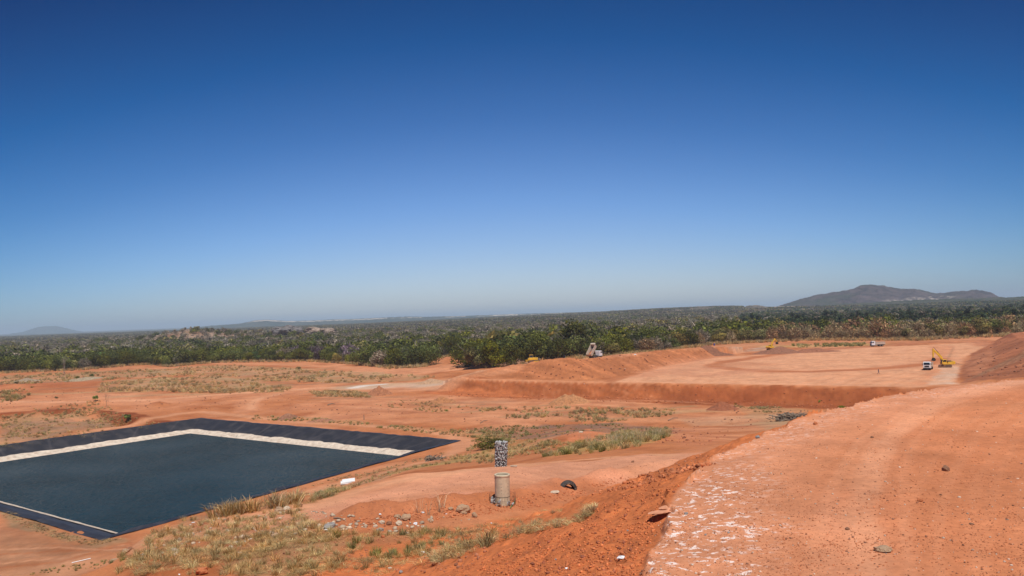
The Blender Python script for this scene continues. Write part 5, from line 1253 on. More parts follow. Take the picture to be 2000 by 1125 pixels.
# ------------------------------------------------------------------ spoil heaps standing on the flat
def heap(pxy, rad, h, colr, label, seed, elong=1.6, cat='dirt pile', gritty=.3):
    p = pos_g(*pxy); n = 46; g_ = np.linspace(-1.25, 1.25, n); X, Y = np.meshgrid(g_, g_)
    d = np.hypot(X, Y) + .20 * fbm(X, Y, .55, 4, seed); Z = np.maximum(0, 1 - d) ** .9; Z = Z * (1 + gritty * fbm(X, Y, .22, 4, seed + 1)) - .03
    X = X * rad * elong; Y = Y * rad; gz0 = height((X + p[0]).ravel(), (Y + p[1]).ravel()).reshape(X.shape) - p[2]
    i = (np.arange(n - 1)[:, None] * n + np.arange(n - 1)[None, :]).ravel(); F = np.stack([i, i + 1, i + n + 1, i + n], -1)
    Zf = Z * h + gz0; F = F[(Z.ravel()[F] > -.02).any(1)]
    m_ = simple('heap_soil_%d' % seed, colr, 1, 0, .28, 1.6, .9, tuple(v * .55 for v in colr), .4, .9)
    o = ob('dirt_pile', mesh_np('dirt_pile', np.stack([X, Y, Zf], -1).reshape(-1, 3), F, m_, True)); o.location = p; return tag(o, label, cat, 'spoil heaps')
heap((1411, 800), 3.2, 2.2, (.30, .10, .045), 'low cone of dark red soil on the flat below the red bank', 61, 1.5)
heap((1112, 788), 4.0, 3.6, (.44, .20, .085), 'straw covered heap at the foot of the red bank', 63, 1.8)
heap((863, 786), 3.2, 2.2, (.42, .18, .075), 'small heap with dead roots left of the red bank foot', 65, 1.7)
heap((741, 771), 4.2, 3.6, (.37, .15, .07), 'brown lumpy heap at the end of the straw strip by the pale road', 67, 1.3)
heap((842, 748), 4.0, 2.2, (.47, .28, .16), 'low pale heap on the grey track near the red bank corner', 69, 1.8)
heap((560, 818), 2.2, 1.8, (.30, .14, .08), 'twin topped brown heap in the grass strip beyond the pond', 71, 1.7)
heap((628, 823), 2.0, 1.0, (.36, .16, .09), 'small flat brown heap in the grass strip beyond the pond', 73, 2.2)
heap((946, 717), 6.0, 3.0, (.36, .17, .09), 'brown heap in front of the big dark tree', 75, 1.9)
heap((1010, 711), 5.0, 3.0, (.33, .17, .10), 'brown heap between the big dark tree and the bulldozer', 77, 2.2)
heap((52, 745), 4.5, 2.0, (.33, .24, .16), 'grey brown heap at the left edge of the plain', 79, 2.0)
heap((165, 743), 4.5, 2.2, (.36, .27, .17), 'long grassy heap right of the dark round bush', 81, 2.6)
heap((1400, 691), 5.0, 2.4, (.24, .10, .055), 'dark dumped earth on the corner of the pale cell floor', 83, 1.9)
heap((1520, 690), 7.0, 3.2, (.27, .115, .065), 'dark dumped earth below the far excavator', 85, 2.0)
heap((1590, 687.5), 6.0, 2.4, (.30, .12, .065), 'dark dumped earth right of the far excavator', 87, 2.2)
heap((1862, 713), 2.2, 1.2, (.40, .18, .09), 'little brown heap behind the large excavator', 89, 1.8)

# ------------------------------------------------------------------ stones
ROCKS = [simple('sand_stone', (.42, .27, .16), .9, 0, .22, 6, .5), simple('brown_stone', (.27, .13, .07), .9, 0, .25, 6, .5), simple('pale_stone', (.58, .46, .33), .9, 0, .18, 6, .5), simple('red_stone', (.50, .16, .06), .95, 0, .2, 6, .5), simple('grey_stone_', (.30, .28, .26), .9, 0, .2, 7, .4)]
def rock(pxy, size, mat, label, seed, sq=.6, group='loose rocks', name='rock', rot=None):
    p = pos_g(*pxy); a, b_ = ico_lump(200 + seed, 1.0, (1, .75, sq), (0, 0, 0), 3, .24)
    a = [tuple(np.round(np.array(v) * 3.2) / 3.2 * .35 + np.array(v) * .65) for v in a]
    o = MB().add(a, b_).out(name, ROCKS[mat]); s_ = size / 2; o.scale = (s_, s_, s_); o.location = (p[0], p[1], p[2] + s_ * sq * .45); o.rotation_euler = rot or (0, 0, seed * 1.3)
    return tag(o, label, 'rock', group)
def wsize(pxy, npx):
    q = H1(*pxy); return npx * q.y / FPX
for (px, py, w_, mt, sq, lab) in [
    (1847, 919, 17, 1, .75, 'brown angular rock standing on the upper right of the mound top'),
    (1797, 979, 10, 3, .7, 'small reddish rock on the mound top, between the angular and the flat slab rock'),
    (1726, 1076, 36, 0, .35, 'flat sandy slab rock at the bottom right of the mound top'),
    (1703, 855, 8, 1, .6, 'small brown rock on the far part of the mound top'),
    (1593, 829, 9, 3, .8, 'red clod near the far edge of the mound top'),
    (1655, 1034, 11, 1, .5, 'small dark rock left of the flat slab rock'),
    (1897, 1024, 11, 1, .4, 'small dark flat rock at right, below the brown angular rock'),
    (1236, 903, 8, 1, .6, 'small dark rock on the salmon bench road right of the tyre'),
    (905, 1000, 27, 0, .7, 'large tilted sandstone block in the rubble row below the concrete pipe'),
    (926, 1010, 13, 0, .9, 'sandstone rock just right of the large tilted block'),
    (880, 994, 12, 0, .4, 'flat sandstone chip left of the large tilted block'),
    (792, 1015, 18, 0, .8, 'dark sided rock in the middle of the rubble row'),
    (779, 1024, 15, 2, .6, 'pale rock below the dark sided rock'),
    (776, 1010, 16, 0, .5, 'long pale rock behind the dark sided rock'),
    (842, 1020, 9, 0, .9, 'upright brown rock right of the middle of the rubble row'),
    (760, 1025, 11, 1, .8, 'small dark rock left of the pale rock in the rubble row'),
    (747, 1022, 10, 2, .7, 'small pale round rock in the rubble row'),
    (742, 1037, 15, 4, .6, 'grey rock under the rubble row above the dry grass'),
    (733, 1029, 9, 2, .7, 'pale pebble left of the grey rock'),
    (826, 1030, 8, 2, .7, 'small pale rock under the upright brown rock'),
    (608, 1030, 14, 0, .7, 'tan rock left of the grassy rubble knoll'),
    (592, 1020, 11, 0, .6, 'small tan rock near the start of the bench road'),
    (545, 1000, 20, 0, .7, 'blocky tan rock at the near corner of the bench road'),
    (560, 996, 14, 2, .7, 'pale rock beside the blocky tan rock'),
    (585, 990, 12, 1, .8, 'dark rock at the near corner of the bench road'),
    (538, 1048, 19, 0, .5, 'half buried tan rock in dry grass'),
    (645, 1030, 24, 4, .5, 'broad grey rock in the grassy rubble knoll'),
    (480, 1052, 14, 0, .7, 'tan rock among dry grass left of the half buried one'),
    (350, 1058, 14, 2, .7, 'pale boulder at the left crest of the grassy slope'),
    (245, 1082, 16, 0, .8, 'brownish boulder on the crest above the red slope'),
    (222, 1096, 14, 0, .5, 'flat rock on the red slope at bottom left'),
    (255, 1075, 10, 1, .9, 'dark rock at the crest beside the brownish boulder'),
    (415, 1072, 11, 3, .8, 'red clay brick lump in the dry grass'),
    (395, 1121, 24, 3, .8, 'large red clay lump at the bottom edge of the frame'),
    (748, 1050, 9, 3, .8, 'red clay lump beside the green tufts'),
    (668, 1102, 9, 3, .6, 'red clod in the lower grass'),
    (783, 1119, 9, 4, .8, 'grey stone at the bottom edge of the frame'),
    (762, 1111, 9, 2, .5, 'pale stone near the bottom edge of the frame'),
    (1083, 963, 16, 2, .4, 'cream stone fragment left of the tyre foot'),
    (1037, 876, 7, 1, .8, 'dark rock behind the crest right of the gabion column'),
    (1050, 873, 5, 1, .8, 'tiny dark rock right of the gabion column'),
    (1135, 845, 9, 2, .4, 'flat pale stone on the orange mound behind the bench'),
    (1340, 1004, 8, 4, .6, 'dark grey stone embedded in the pale crust of the mound'),
    (1423, 1041, 6, 4, .6, 'black stone in the white flecked crust'),
    (1378, 1045, 6, 4, .5, 'small grey stone near the black one in the crust'),
    (1480, 855, 12, 4, .5, 'grey lump at the lip of the mound below the brush heap'),
    (1085, 1094, 6, 4, .7, 'grey pebble low on the loose red tip slope'),
    (1226, 1037, 5, 4, .7, 'pale grey pebble high on the loose red tip slope'),
    (1190, 1000, 8, 3, .8, 'red clod on the upper part of the loose tip slope'),
    (700, 945, 7, 1, .6, 'dark stone on the crest right of the white tray')]:
    rock((px, py), wsize((px, py), w_), mt, lab, px % 97 + py % 13, sq)
# lifted crust slabs along the lip of the mound
CRM = simple('crust_slab', (.66, .29, .155), .95, 0, .2, 5, .4, (.85, .72, .62), .30, 3)
for k, (px, py, wx_, dp) in enumerate([(1306, 996, 62, .22), (1341, 956, 40, .2)]):
    q = onz(px, py, ZT - .12); s_ = wx_ * q[1] / FPX / 2
    a, b_ = ico_lump(300 + k, 1, (s_, dp * .55, .028), (0, 0, 0), 4, .55); o = MB().add(a, b_).out('crust_slab', CRM); o.location = (q[0], q[1], ZT - .11); o.rotation_euler = (R(3), R(-3), R(25 - k * 4))
    tag(o, ['larger lower', 'smaller upper'][k] + ' lifted crust slab at the lip of the mound' + '', 'crust slab', 'crust slabs')

# litter
SCR = simple('white_scrap', (.82, .82, .82), .6, 0, .08, 6)
for k, (px, py, w_, lab) in enumerate([(378, 1021, 8, 'white scrap in grass at the pond side of the slope'), (324, 1034, 8, 'pale blue white scrap on the left crest'), (434, 1063, 6, 'white scrap below the crest rocks'), (488, 1053, 7, 'white crumpled scrap left of the knoll'),
        (603, 1027, 8, 'white scrap by the tan rock'), (637, 1035, 9, 'white crumpled bag on the grey rock'), (562, 1030, 5, 'tiny white scrap in the red bare patch'), (812, 1023, 12, 'white paper sheet in the rubble row'), (825, 1001, 8, 'white scrap above the rubble row behind the grass plume'),
        (872, 1004, 5, 'tiny white scrap left of the large block'), (742, 1005, 8, 'bluish white scrap on the bench road'), (826, 1079, 9, 'white scrap in the middle grass'), (468, 1080, 8, 'white plastic scrap in the lower left grass'), (350, 1122, 6, 'white scrap at the bottom edge of the frame'), (1215, 1090, 20, 'white plastic sheet below the lip of the mound at the bottom'),
        (1107, 1110, 8, 'white scrap low on the tip slope'), (960, 1022, 6, 'white dot of litter below the green strap'), (1240, 693, 6, 'white bag on the crest of the red ridge'), (1221, 720, 3, 'white bag on the inner slope of the ridge'), (1141, 750, 3, 'white speck of litter on the rim of the red bank'), (1384, 672.5, 6, 'white sack on the far track beside the blue drum'), (814, 864, 5, 'light blue rag on the corner of the liner')]):
    p = pos_g(px, py); s_ = max(.03, w_ * p[1] / FPX / 2); a, b_ = ico_lump(330 + k, 1, (s_, s_ * .6, s_ * .3), (0, 0, 0), 2, .45)
    o = MB().add(a, b_).out('litter_scrap', SCR); o.location = (p[0], p[1], p[2] + s_ * .12); o.rotation_euler = (0, 0, k * 1.1); tag(o, lab, 'litter', 'white litter')
BLD = simple('blue_plastic', (.03, .07, .32), .5, 0, .1, 3)
p = pos_g(1395, 675); d_ = empty('blue_drum', p, 0, 'blue drum standing on the far track left of the far excavator', 'drum', None, 1.6); MB().lathe([(0, 0), (.29, 0), (.3, .28), (.315, .3), (.3, .32), (.3, .58), (.315, .6), (.3, .62), (.29, .9), (0, .9)], 16).out('shell', BLD, d_); MB().cyl((.12, 0, .89), (.12, 0, .93), .04).out('cap', BLK, d_)

# ------------------------------------------------------------------ clods and gravel (uncountable)
def merged_lumps(name, P, S_, mat, label, cat, seed=1, cols=None, sink=.25):
    n = len(P); phi = (1 + 5 ** .5) / 2
    I = np.array([(-1,phi,0),(1,phi,0),(-1,-phi,0),(1,-phi,0),(0,-1,phi),(0,1,phi),(0,-1,-phi),(0,1,-phi),(phi,0,-1),(phi,0,1),(-phi,0,-1),(-phi,0,1)]) / 1.9
    T = np.array([(0,11,5),(0,5,1),(0,1,7),(0,7,10),(0,10,11),(1,5,9),(5,11,4),(11,10,2),(10,7,6),(7,1,8),(3,9,4),(3,4,2),(3,2,6),(3,6,8),(3,8,9),(4,9,5),(2,4,11),(6,2,10),(8,6,7),(9,8,1)])
    r_ = np.random.default_rng(seed); J = I[None] * (1 + r_.normal(0, .20, (n, 12, 1))) * r_.uniform(.6, 1.25, (n, 1, 3)) * np.array((1, 1, .75))
    a = r_.uniform(0, 6.28, n); c, s_ = np.cos(a)[:, None], np.sin(a)[:, None]; X = J[..., 0] * c - J[..., 1] * s_; Y = J[..., 0] * s_ + J[..., 1] * c
    V = np.stack([X, Y, J[..., 2]], -1) * S_[:, None, None] / 2 + P[:, None, :] + np.array((0, 0, 1)) * (S_ * (.5 - sink) * .5)[:, None, None]
    F = T[None] + (np.arange(n) * 12)[:, None, None]; me = mesh_np(name, V.reshape(-1, 3), F.reshape(-1, 3), mat, False, {'Col': np.repeat(cols, 12, 0)})
    return tag(ob(name, me), label, cat, kind='stuff')
cm_, nt, b = newmat('clod'); a_ = N(nt, 'ShaderNodeAttribute', attribute_name='Col'); nn_ = N(nt, 'ShaderNodeTexNoise'); nn_.inputs['Scale'].default_value = 25
g_ = N(nt, 'ShaderNodeNewGeometry'); nt.links.new(g_.outputs['Position'], nn_.inputs['Vector']); mq = N(nt, 'ShaderNodeMapRange'); nt.links.new(nn_.outputs['Fac'], mq.inputs[0]); mq.inputs[3].default_value = .75; mq.inputs[4].default_value = 1.25
mm_ = N(nt, 'ShaderNodeMix', data_type='RGBA', blend_type='MULTIPLY'); mm_.inputs[0].default_value = 1; nt.links.new(a_.outputs['Color'], mm_.inputs[6]); nt.links.new(mq.outputs[0], mm_.inputs[7]); nt.links.new(mm_.outputs[2], b.inputs['Base Color']); b.inputs['Roughness'].default_value = 1
def scatter_px(n, poly_px, seed, world_uniform=True, clump=0, cscale=1.0):
    """points whose picture falls inside a polygon; density even on the ground or even in the picture"""
    r_ = np.random.default_rng(seed); P = np.array(poly_px, float); out_ = []; tot = 0
    x0, y0 = P.min(0); x1, y1 = P.max(0)
    for _ in range(40):
        k = n * 2; px = r_.uniform(x0, x1, k); py = r_.uniform(y0, y1, k); _, ins = polydist(px, py, P); px, py = px[ins], py[ins]
        if not len(px): continue
        h_ = hit(px, py); 
        if world_uniform: D = h_[:, 1]; w_ = (D / D.max()) ** 2 * 1.0; h_ = h_[r_.random(len(D)) < w_]
        if clump: c_ = fbm(h_[:, 0], h_[:, 1], cscale, 3, seed + 9); h_ = h_[r_.random(len(h_)) < np.clip(.5 + clump * c_ * 2, 0, 1)]
        out_.append(h_); tot += len(h_)
        if tot >= n: break
    return np.concatenate(out_)[:n] if out_ else np.zeros((0, 3))
def paint_at(P): return paint(P[:, 0], P[:, 1], P[:, 2])[0]
TOPP = [(1240,1130),(1300,985),(1400,886),(1500,842),(1640,797),(1800,764),(2010,742),(2010,1130)]
SLOPEP = [(840,1130),(1000,1070),(1110,1012),(1210,966),(1310,925),(1420,874),(1480,848),(1395,885),(1300,978),(1245,1125)]
PP, SS, CC = [], [], []
def addl(P, smin, smax, colr, pw=3.0, cj=.2):
    r_ = np.random.default_rng(len(PP) + 50); PP.append(P); SS.append(smin + (smax - smin) * r_.random(len(P)) ** pw)
    base_ = np.array(colr) if colr is not None else paint_at(P); CC.append(np.clip(base_ * (1 + r_.normal(0, cj, (len(P), 1))), .01, .9) * np.ones((len(P), 3)))
addl(scatter_px(5000, TOPP, 501, False, .5, 1.2), .008, .034, (.50, .18, .078))
addl(scatter_px(700, TOPP, 502, False), .012, .045, (.26, .12, .07), 4)
addl(scatter_px(8000, TOPP, 520, False, .6, .9), .006, .020, (.36, .13, .06), 2)
addl(scatter_px(500, TOPP, 503, False), .015, .05, (.60, .45, .34), 4)
addl(scatter_px(8000, SLOPEP, 504, False, .5, 1.0), .008, .060, (.55, .170, .060), 6)
addl(scatter_px(260, SLOPEP, 505, False), .02, .09, (.32, .10, .05), 4)
addl(scatter_px(2600, [(600,990),(900,930),(1200,890),(1420,885),(1300,925),(1100,965),(900,1000),(640,1040)], 506, False), .015, .08, (.42, .18, .10), 4)
addl(scatter_px(1500, [(690,1016),(950,978),(1100,955),(1330,912),(1400,905),(1250,950),(1000,1000),(720,1030)], 507, False), .03, .16, (.50, .17, .07), 3.5)
addl(scatter_px(450, [(260,1090),(340,1030),(520,985),(700,1010),(850,1010),(960,1010),(800,1045),(600,1040),(420,1080)], 508, False, .5, 1.5), .04, .28, (.47, .36, .25), 4)
addl(scatter_px(900, [(560,1020),(900,1000),(1000,1040),(900,1120),(500,1120)], 509, False), .03, .12, (.42, .16, .08), 3)
addl(scatter_px(600, [(870,775),(1100,782),(1640,797),(1640,792),(1300,780),(1100,772),(880,766)], 510, False), .2, .85, (.45, .15, .06), 4)
addl(scatter_px(300, [(890,745),(1200,750),(1780,760),(1650,794),(1300,785),(1000,772)], 511, False), .12, .6, (.36, .12, .05), 4)
addl(scatter_px(220, [(960,735),(1111,702),(1290,687),(1430,680),(1326,707),(1200,735),(1100,740)], 512, False), .2, 1.1, (.26, .10, .05), 4)
addl(scatter_px(160, [(1885,740),(1910,690),(1960,662),(2000,680),(2000,735)], 513, False), .2, 1.0, (.28, .12, .07), 4)
addl(scatter_px(900, [(0,760),(500,760),(900,790),(1300,800),(1600,800),(1500,825),(1000,830),(500,800),(0,800)], 514, False, .6, 20), .12, .7, (.22, .10, .06), 4)
addl(scatter_px(300, [(1300,835),(1480,828),(1440,845),(1380,868),(1330,870),(1100,850)], 515, False), .08, .5, (.33, .12, .06), 4)
merged_lumps('gravel', np.concatenate(PP), np.concatenate(SS), cm_, 'loose red clods, pebbles and gravel strewn over the ground', 'gravel', 3, np.concatenate(CC))
# boulders of the rocky knoll and ledges beyond the wood
r_ = np.random.default_rng(61); n = 5000; bx_ = r_.uniform(-760, -330, n); by_ = r_.uniform(1330, 1560, n); rk_ = rocky(bx_, by_); ok_ = (rk_ > 6) & (fbm(bx_, by_, 18, 4, 119) > 0) & (r_.random(n) < .5); bx_, by_ = bx_[ok_], by_[ok_]
bs = 1.2 + 6 * r_.random(len(bx_)) ** 3; bz = height(bx_, by_, False)
merged_lumps('boulders', np.stack([bx_, by_, bz], -1), bs, cm_, 'tan granite boulders covering the knoll beyond the wood', 'boulders', 7, np.array((.27, .20, .145)) * (1 + r_.normal(0, .18, (len(bx_), 1))))
for k, (px, w_, h_, D) in enumerate([(545, 22, 10, 1420), (562, 26, 13, 1425), (580, 24, 11, 1420), (612, 34, 9, 1430), (640, 30, 7, 1430)]):
    q = atd(px, 645, D); a, b_ = ico_lump(360 + k, 1, (w_ * D / FPX * .6, 14, h_ * D / FPX * .75), (0, 0, 0), 4, .3)
    o = MB().add(a, b_).out('rock_outcrop', simple('ledge_rock_%d' % k, (.30, .22, .165) if k > 2 else (.17, .15, .14), .95, 0, .35, .12, .6)); o.location = (q[0], q[1], q[2] - 2); tag(o, ['leftmost dark ledge', 'tallest dark ledge', 'third dark ledge', 'long pale ledge', 'rightmost pale ledge'][k] + ' of rock right of the tan knoll', 'rock outcrop', 'rock ledges beyond the wood')

# ------------------------------------------------------------------ grasses
def tuft(r_, n, spread, lean, pal, wid=.012, top=1.0):
    a = r_.random(n) * 6.283; q = r_.random(n) ** .7 * spread * .35; h = (.5 + .6 * r_.random(n)) * top; b0 = np.stack([np.cos(a) * q, np.sin(a) * q, np.full(n, -.03)], -1)
    ln = r_.normal(0, lean, (n, 2)) + np.stack([np.cos(a), np.sin(a)], -1) * spread * .6
    m1 = b0 + np.stack([ln[:, 0] * .35, ln[:, 1] * .35, h * .62], -1); t1 = b0 + np.stack([ln[:, 0], ln[:, 1], h * (1 - .25 * np.hypot(ln[:, 0], ln[:, 1]))], -1)
    sd_ = np.stack([-np.sin(a * 3), np.cos(a * 3), 0 * a], -1) * wid * (.6 + .8 * r_.random(n))[:, None]
    V = np.stack([b0 - sd_, b0 + sd_, m1 + sd_ * .8, m1 - sd_ * .8, t1], 1).reshape(-1, 3); i = np.arange(n) * 5
    Q = np.stack([i, i + 1, i + 2, i + 3], -1); T = np.stack([i + 3, i + 2, i + 4], -1); pal = np.array(pal)
    C = pal[r_.integers(0, len(pal), n)] * (1 + r_.normal(0, .18, n))[:, None]; return V, Q, T, np.clip(np.repeat(C, 5, 0), .004, .9)
GR = leafmat('grass_blades', .35)
SP = [(.72,.50,.19), (.62,.42,.15), (.80,.57,.25), (.46,.32,.11), (.38,.27,.08)]; GP = [(.36,.31,.09), (.46,.38,.13), (.62,.48,.21), (.26,.24,.06)]
GP2 = [(.20,.22,.045), (.28,.28,.07), (.42,.36,.13)]; DP = [(.46,.30,.14), (.56,.38,.17), (.34,.23,.10)]
grass_col = bpy.data.collections.new('grass_kinds')
gi_ = 0
for nm, pal, n, sp2, ln, wd, tp in [('straw', SP, 46, .75, .30, .020, 1), ('straw', SP, 34, .55, .20, .022, 1), ('dry', DP, 44, .9, .38, .024, .8), ('green', GP, 46, .8, .28, .020, 1), ('lush', GP2, 52, .8, .26, .024, 1), ('plume', [(.62,.52,.33), (.52,.42,.26)], 12, .5, .28, .008, 1.35), ('flat', SP, 60, 1.5, .55, .020, .42), ('flatdry', DP + SP, 60, 1.6, .6, .022, .36)]:
    r_ = np.random.default_rng(700 + gi_); V, Q, T, C = tuft(r_, n, sp2, ln, pal, wd, tp); me = mesh_np('tuft', V, [Q, T], GR, False, {'Col': C}); o = bpy.data.objects.new('%02d_%s' % (gi_, nm), me); grass_col.objects.link(o); gi_ += 1
GX, GSz, GI = [], [], []
def grass(n, poly, kinds, smin, smax, seed, clump=.8, cscale=2.0, wu=False):
    P = scatter_px(n, poly, seed, wu, clump, cscale); r_ = np.random.default_rng(seed); GX.append(P); GSz.append(r_.uniform(smin, smax, len(P))); GI.append(np.array(kinds)[r_.integers(0, len(kinds), len(P))])
G1 = [(225,1125),(262,1078),(335,1028),(440,1006),(520,985),(595,985),(590,1008),(645,1035),(720,1046),(860,1036),(980,1040),(960,1070),(860,1100),(760,1125)]
grass(620, G1, [0, 1, 0, 6, 6, 7], .18, .42, 801, .9, 1.8)
grass(300, [(300,1040),(440,1008),(520,990),(590,990),(600,1020),(660,1040),(620,1080),(500,1090),(380,1110),(280,1125),(250,1110)], [0, 1, 6, 7, 6], .25, .5, 802, .6, 1.5)
grass(50, [(640,1035),(760,1040),(860,1040),(900,1060),(820,1095),(700,1090)], [3, 4, 3], .22, .42, 803, .9, 1.5)
grass(170, [(880,1035),(1000,1003),(1180,985),(1140,1020),(1000,1050),(900,1075),(840,1060)], [6, 7, 6, 2], .12, .26, 804, .8, 1.2)
grass(5, [(815,1000),(870,985),(870,1003),(820,1010)], [5], .7, 1.1, 805, 0)
grass(60, [(330,1020),(480,1000),(600,975),(560,990),(400,1015)], [5, 0], .6, 1.1, 806, 0)
grass(60, [(180,1100),(250,1083),(240,1095),(190,1112),(50,1125),(100,1110)], [4, 3], .2, .4, 807, .3)
grass(420, [(500,812),(600,815),(750,829),(860,839),(1010,846),(1000,866),(930,856),(800,843),(640,826),(490,820)], [0, 3, 2, 7, 4], .5, 1.0, 808, .8, 5)
grass(700, [(930,845),(1050,858),(1110,866),(1060,885),(1000,895),(960,905),(850,908),(760,926),(700,940),(760,922),(850,902),(905,885)], [3, 3, 0, 7, 2], .3, .7, 809, .8, 4)
grass(430, [(1055,895),(1120,868),(1200,846),(1300,834),(1316,850),(1250,872),(1150,887)], [3, 3, 0, 0, 4], .45, 1.0, 810, .8, 4)
grass(70, [(1130,862),(1300,838),(1310,852),(1180,880)], [5], .9, 1.5, 811, 0)
grass(900, [(200,748),(320,738),(440,742),(570,757),(560,766),(420,769),(300,765),(190,767)], [0, 2, 6, 0], 1.0, 2.0, 812, .9, 14)
grass(1000, [(280,724),(440,713),(600,722),(760,730),(860,737),(760,746),(640,748),(520,745),(370,740)], [0, 2, 0, 6, 7], 1.0, 2.0, 813, 1.0, 12)
grass(500, [(0,735),(120,728),(290,722),(320,735),(180,745),(0,752)], [0, 2, 3, 7], 1.0, 2.0, 814, .8, 12)
grass(260, [(600,764),(700,766),(740,771),(720,777),(620,775)], [0, 2, 0], .8, 1.6, 815, .7, 8)
grass(160, [(0,765),(50,758),(60,772),(30,785),(0,788)], [0, 2, 4], 1, 2, 816, .5, 10)
grass(700, [(0,812),(90,806),(150,800),(230,806),(330,830),(300,842),(220,853),(110,868),(0,884)], [7, 2, 0, 7, 3], .5, 1.1, 817, .7, 8)
grass(120, [(60,800),(190,782),(230,800),(200,812),(100,815)], [0, 2, 3], .6, 1.2, 818, .6, 5)
grass(300, [(0,990),(95,1032),(170,1053),(250,1052),(180,1066),(90,1048),(0,1006)], [7, 2], .2, .45, 819, .3, 3)
grass(420, [(1000,795),(1330,800),(1310,812),(1180,826),(1040,822),(900,800)], [0, 3, 2], .6, 1.4, 820, 1.0, 7)
grass(160, [(800,780),(1000,800),(900,812),(780,800),(730,790)], [0, 2, 7], .5, 1.1, 821, 1.0, 9)
grass(130, [(1430,793),(1560,797),(1560,806),(1480,806)], [2, 7, 3], .5, .9, 822, .6, 6)
grass(200, [(640,948),(760,920),(840,905),(820,912),(700,950),(600,985)], [7, 3, 2], .2, .5, 823, .6, 4)
grass(240, [(550,972),(640,938),(760,912),(870,880),(870,886),(700,935),(560,982)], [7, 2], .25, .5, 824, .5, 6)
grass(330, [(900,838),(1000,832),(1200,828),(1330,838),(1150,842),(1040,856)], [7, 2, 4], .3, .8, 825, .9, 6)
grass(140, [(1540,674),(1690,671),(1690,676),(1560,679)], [4, 3], 1.2, 2.2, 826, .4, 20)
# tall pale grass along the foot of the wood
r_ = np.random.default_rng(88); n = 3200; tpx = r_.uniform(-40, 2040, n); th = np.arctan((tpx - 1000) / FPX); off_ = r_.uniform(-12, 3, n) ; er = edge_r(th) + off_; ex, ey = er * np.sin(th), er * np.cos(th)
dens_ = np.interp(tpx, [0, 300, 850, 900, 1100, 1130, 2000], [.5, .8, .9, .2, .2, 1, 1]); ok_ = (r_.random(n) < dens_ * np.clip(.75 + fbm(ex, ey, 12, 3, 89), 0, 1)); ez = height(ex[ok_], ey[ok_], False)
GX.append(np.stack([ex[ok_], ey[ok_], ez], -1)); GSz.append(r_.uniform(1.5, 3.2, ok_.sum())); GI.append(np.array([0, 1, 1, 2, 5])[r_.integers(0, 5, ok_.sum())])
GXa = np.concatenate(GX); scatter('grass', GXa[:, 0], GXa[:, 1], GXa[:, 2] - .01, np.concatenate(GSz), np.concatenate(GI), grass_col, 'dry straw coloured and greenish grass in tufts over the bare soil', 'grass')

# ------------------------------------------------------------------ shrubs, saplings and lone trees
def bush(pxy, wpx, h_ratio, pal, label, seed, leaves=900, name='bush', size=.035, bare=False):
    p = pos_g(*pxy)
    if pxy[0] == 1632: p = (632 / FPX * 229, 229.0, ground_at(632 / FPX * 229, 229.0))
    w_ = wpx * p[1] / FPX; t = empty(name, (p[0], p[1], p[2] - .05), 0, label, 'bush', 'bushes on the open ground'); r = np.random.default_rng(seed)
    V, F, C = crown(r, leaves, size, pal, .52, .02, 12); V = V * np.array((w_, w_ * .8, w_ * h_ratio)); ob('foliage', mesh_np('foliage', V, F, LEAF, False, {'Col': C}), t)
    a, b_ = wood(r, .8, .45, 8, .012); ob('stem', mesh_np('stem', a * np.array((w_, w_, w_ * h_ratio)), b_, BARK, True), t); return t
bush((958, 876), 72, .42, PM_ + GP2, 'wide feathery green bush behind the gabion column', 11, 2600, size=.022)
bush((152, 744), 9, 1.3, PG_, 'dark round bush on the left plain before the grassy heap', 12, 500, size=.06)
bush((179, 736), 10, .8, PG_, 'green bush behind and right of the dark round bush', 13, 400, size=.06)
bush((33, 750), 9, .7, PG_, 'small green bush at the far left of the plain', 14, 300, size=.06)
bush((110, 778.5), 9, .6, PG_, 'lone small bush beside the pale road at the left', 15, 300, size=.06)
bush((63, 757.5), 8, .5, PG_, 'low bush left of the lone small bush', 22, 200, size=.06)
bush((582, 723), 12, .8, PO_, 'spindly olive bush by the far track', 16, 400, size=.05)
bush((1437, 757 + 33), 8, .5, PG_, 'tiny shrub at the foot of the dark red bank', 17, 200, size=.06)
bush((1601, 786), 5, 1.4, PL_, 'bright green sprig on the dark red bank', 18, 200, size=.07)
bush((1632, 797), 18, .5, PL_ + PM_, 'green weed at the lip of the mound below the red bank', 19, 500, size=.05)
bush((874, 803), 10, .45, PL_, 'lime green weed on the red flat', 20, 250, size=.06)
bush((1186, 856), 14, .6, PL_ + GP, 'green clump in the grass on the orange mound', 21, 400, size=.04)
bush((1111, 868), 14, .6, PM_ + GP, 'small green clump left of the orange mound', 23, 400, size=.04)
bush((277, 761), 6, .5, PG_, 'tiny bush in the straw left of the pale road', 24, 200, size=.06)
def lone(pxy, hpx, kn, label, name, wide=1.0):
    p = pos_g(*pxy); h = hpx * p[1] / FPX; pr = PROTO[kn][0]; t = empty(name, p, .5, label, 'tree', 'lone small trees'); t.scale = (h * wide, h * wide, h); ob('trunk', pr[0], t); ob('crown', pr[1], t); return t
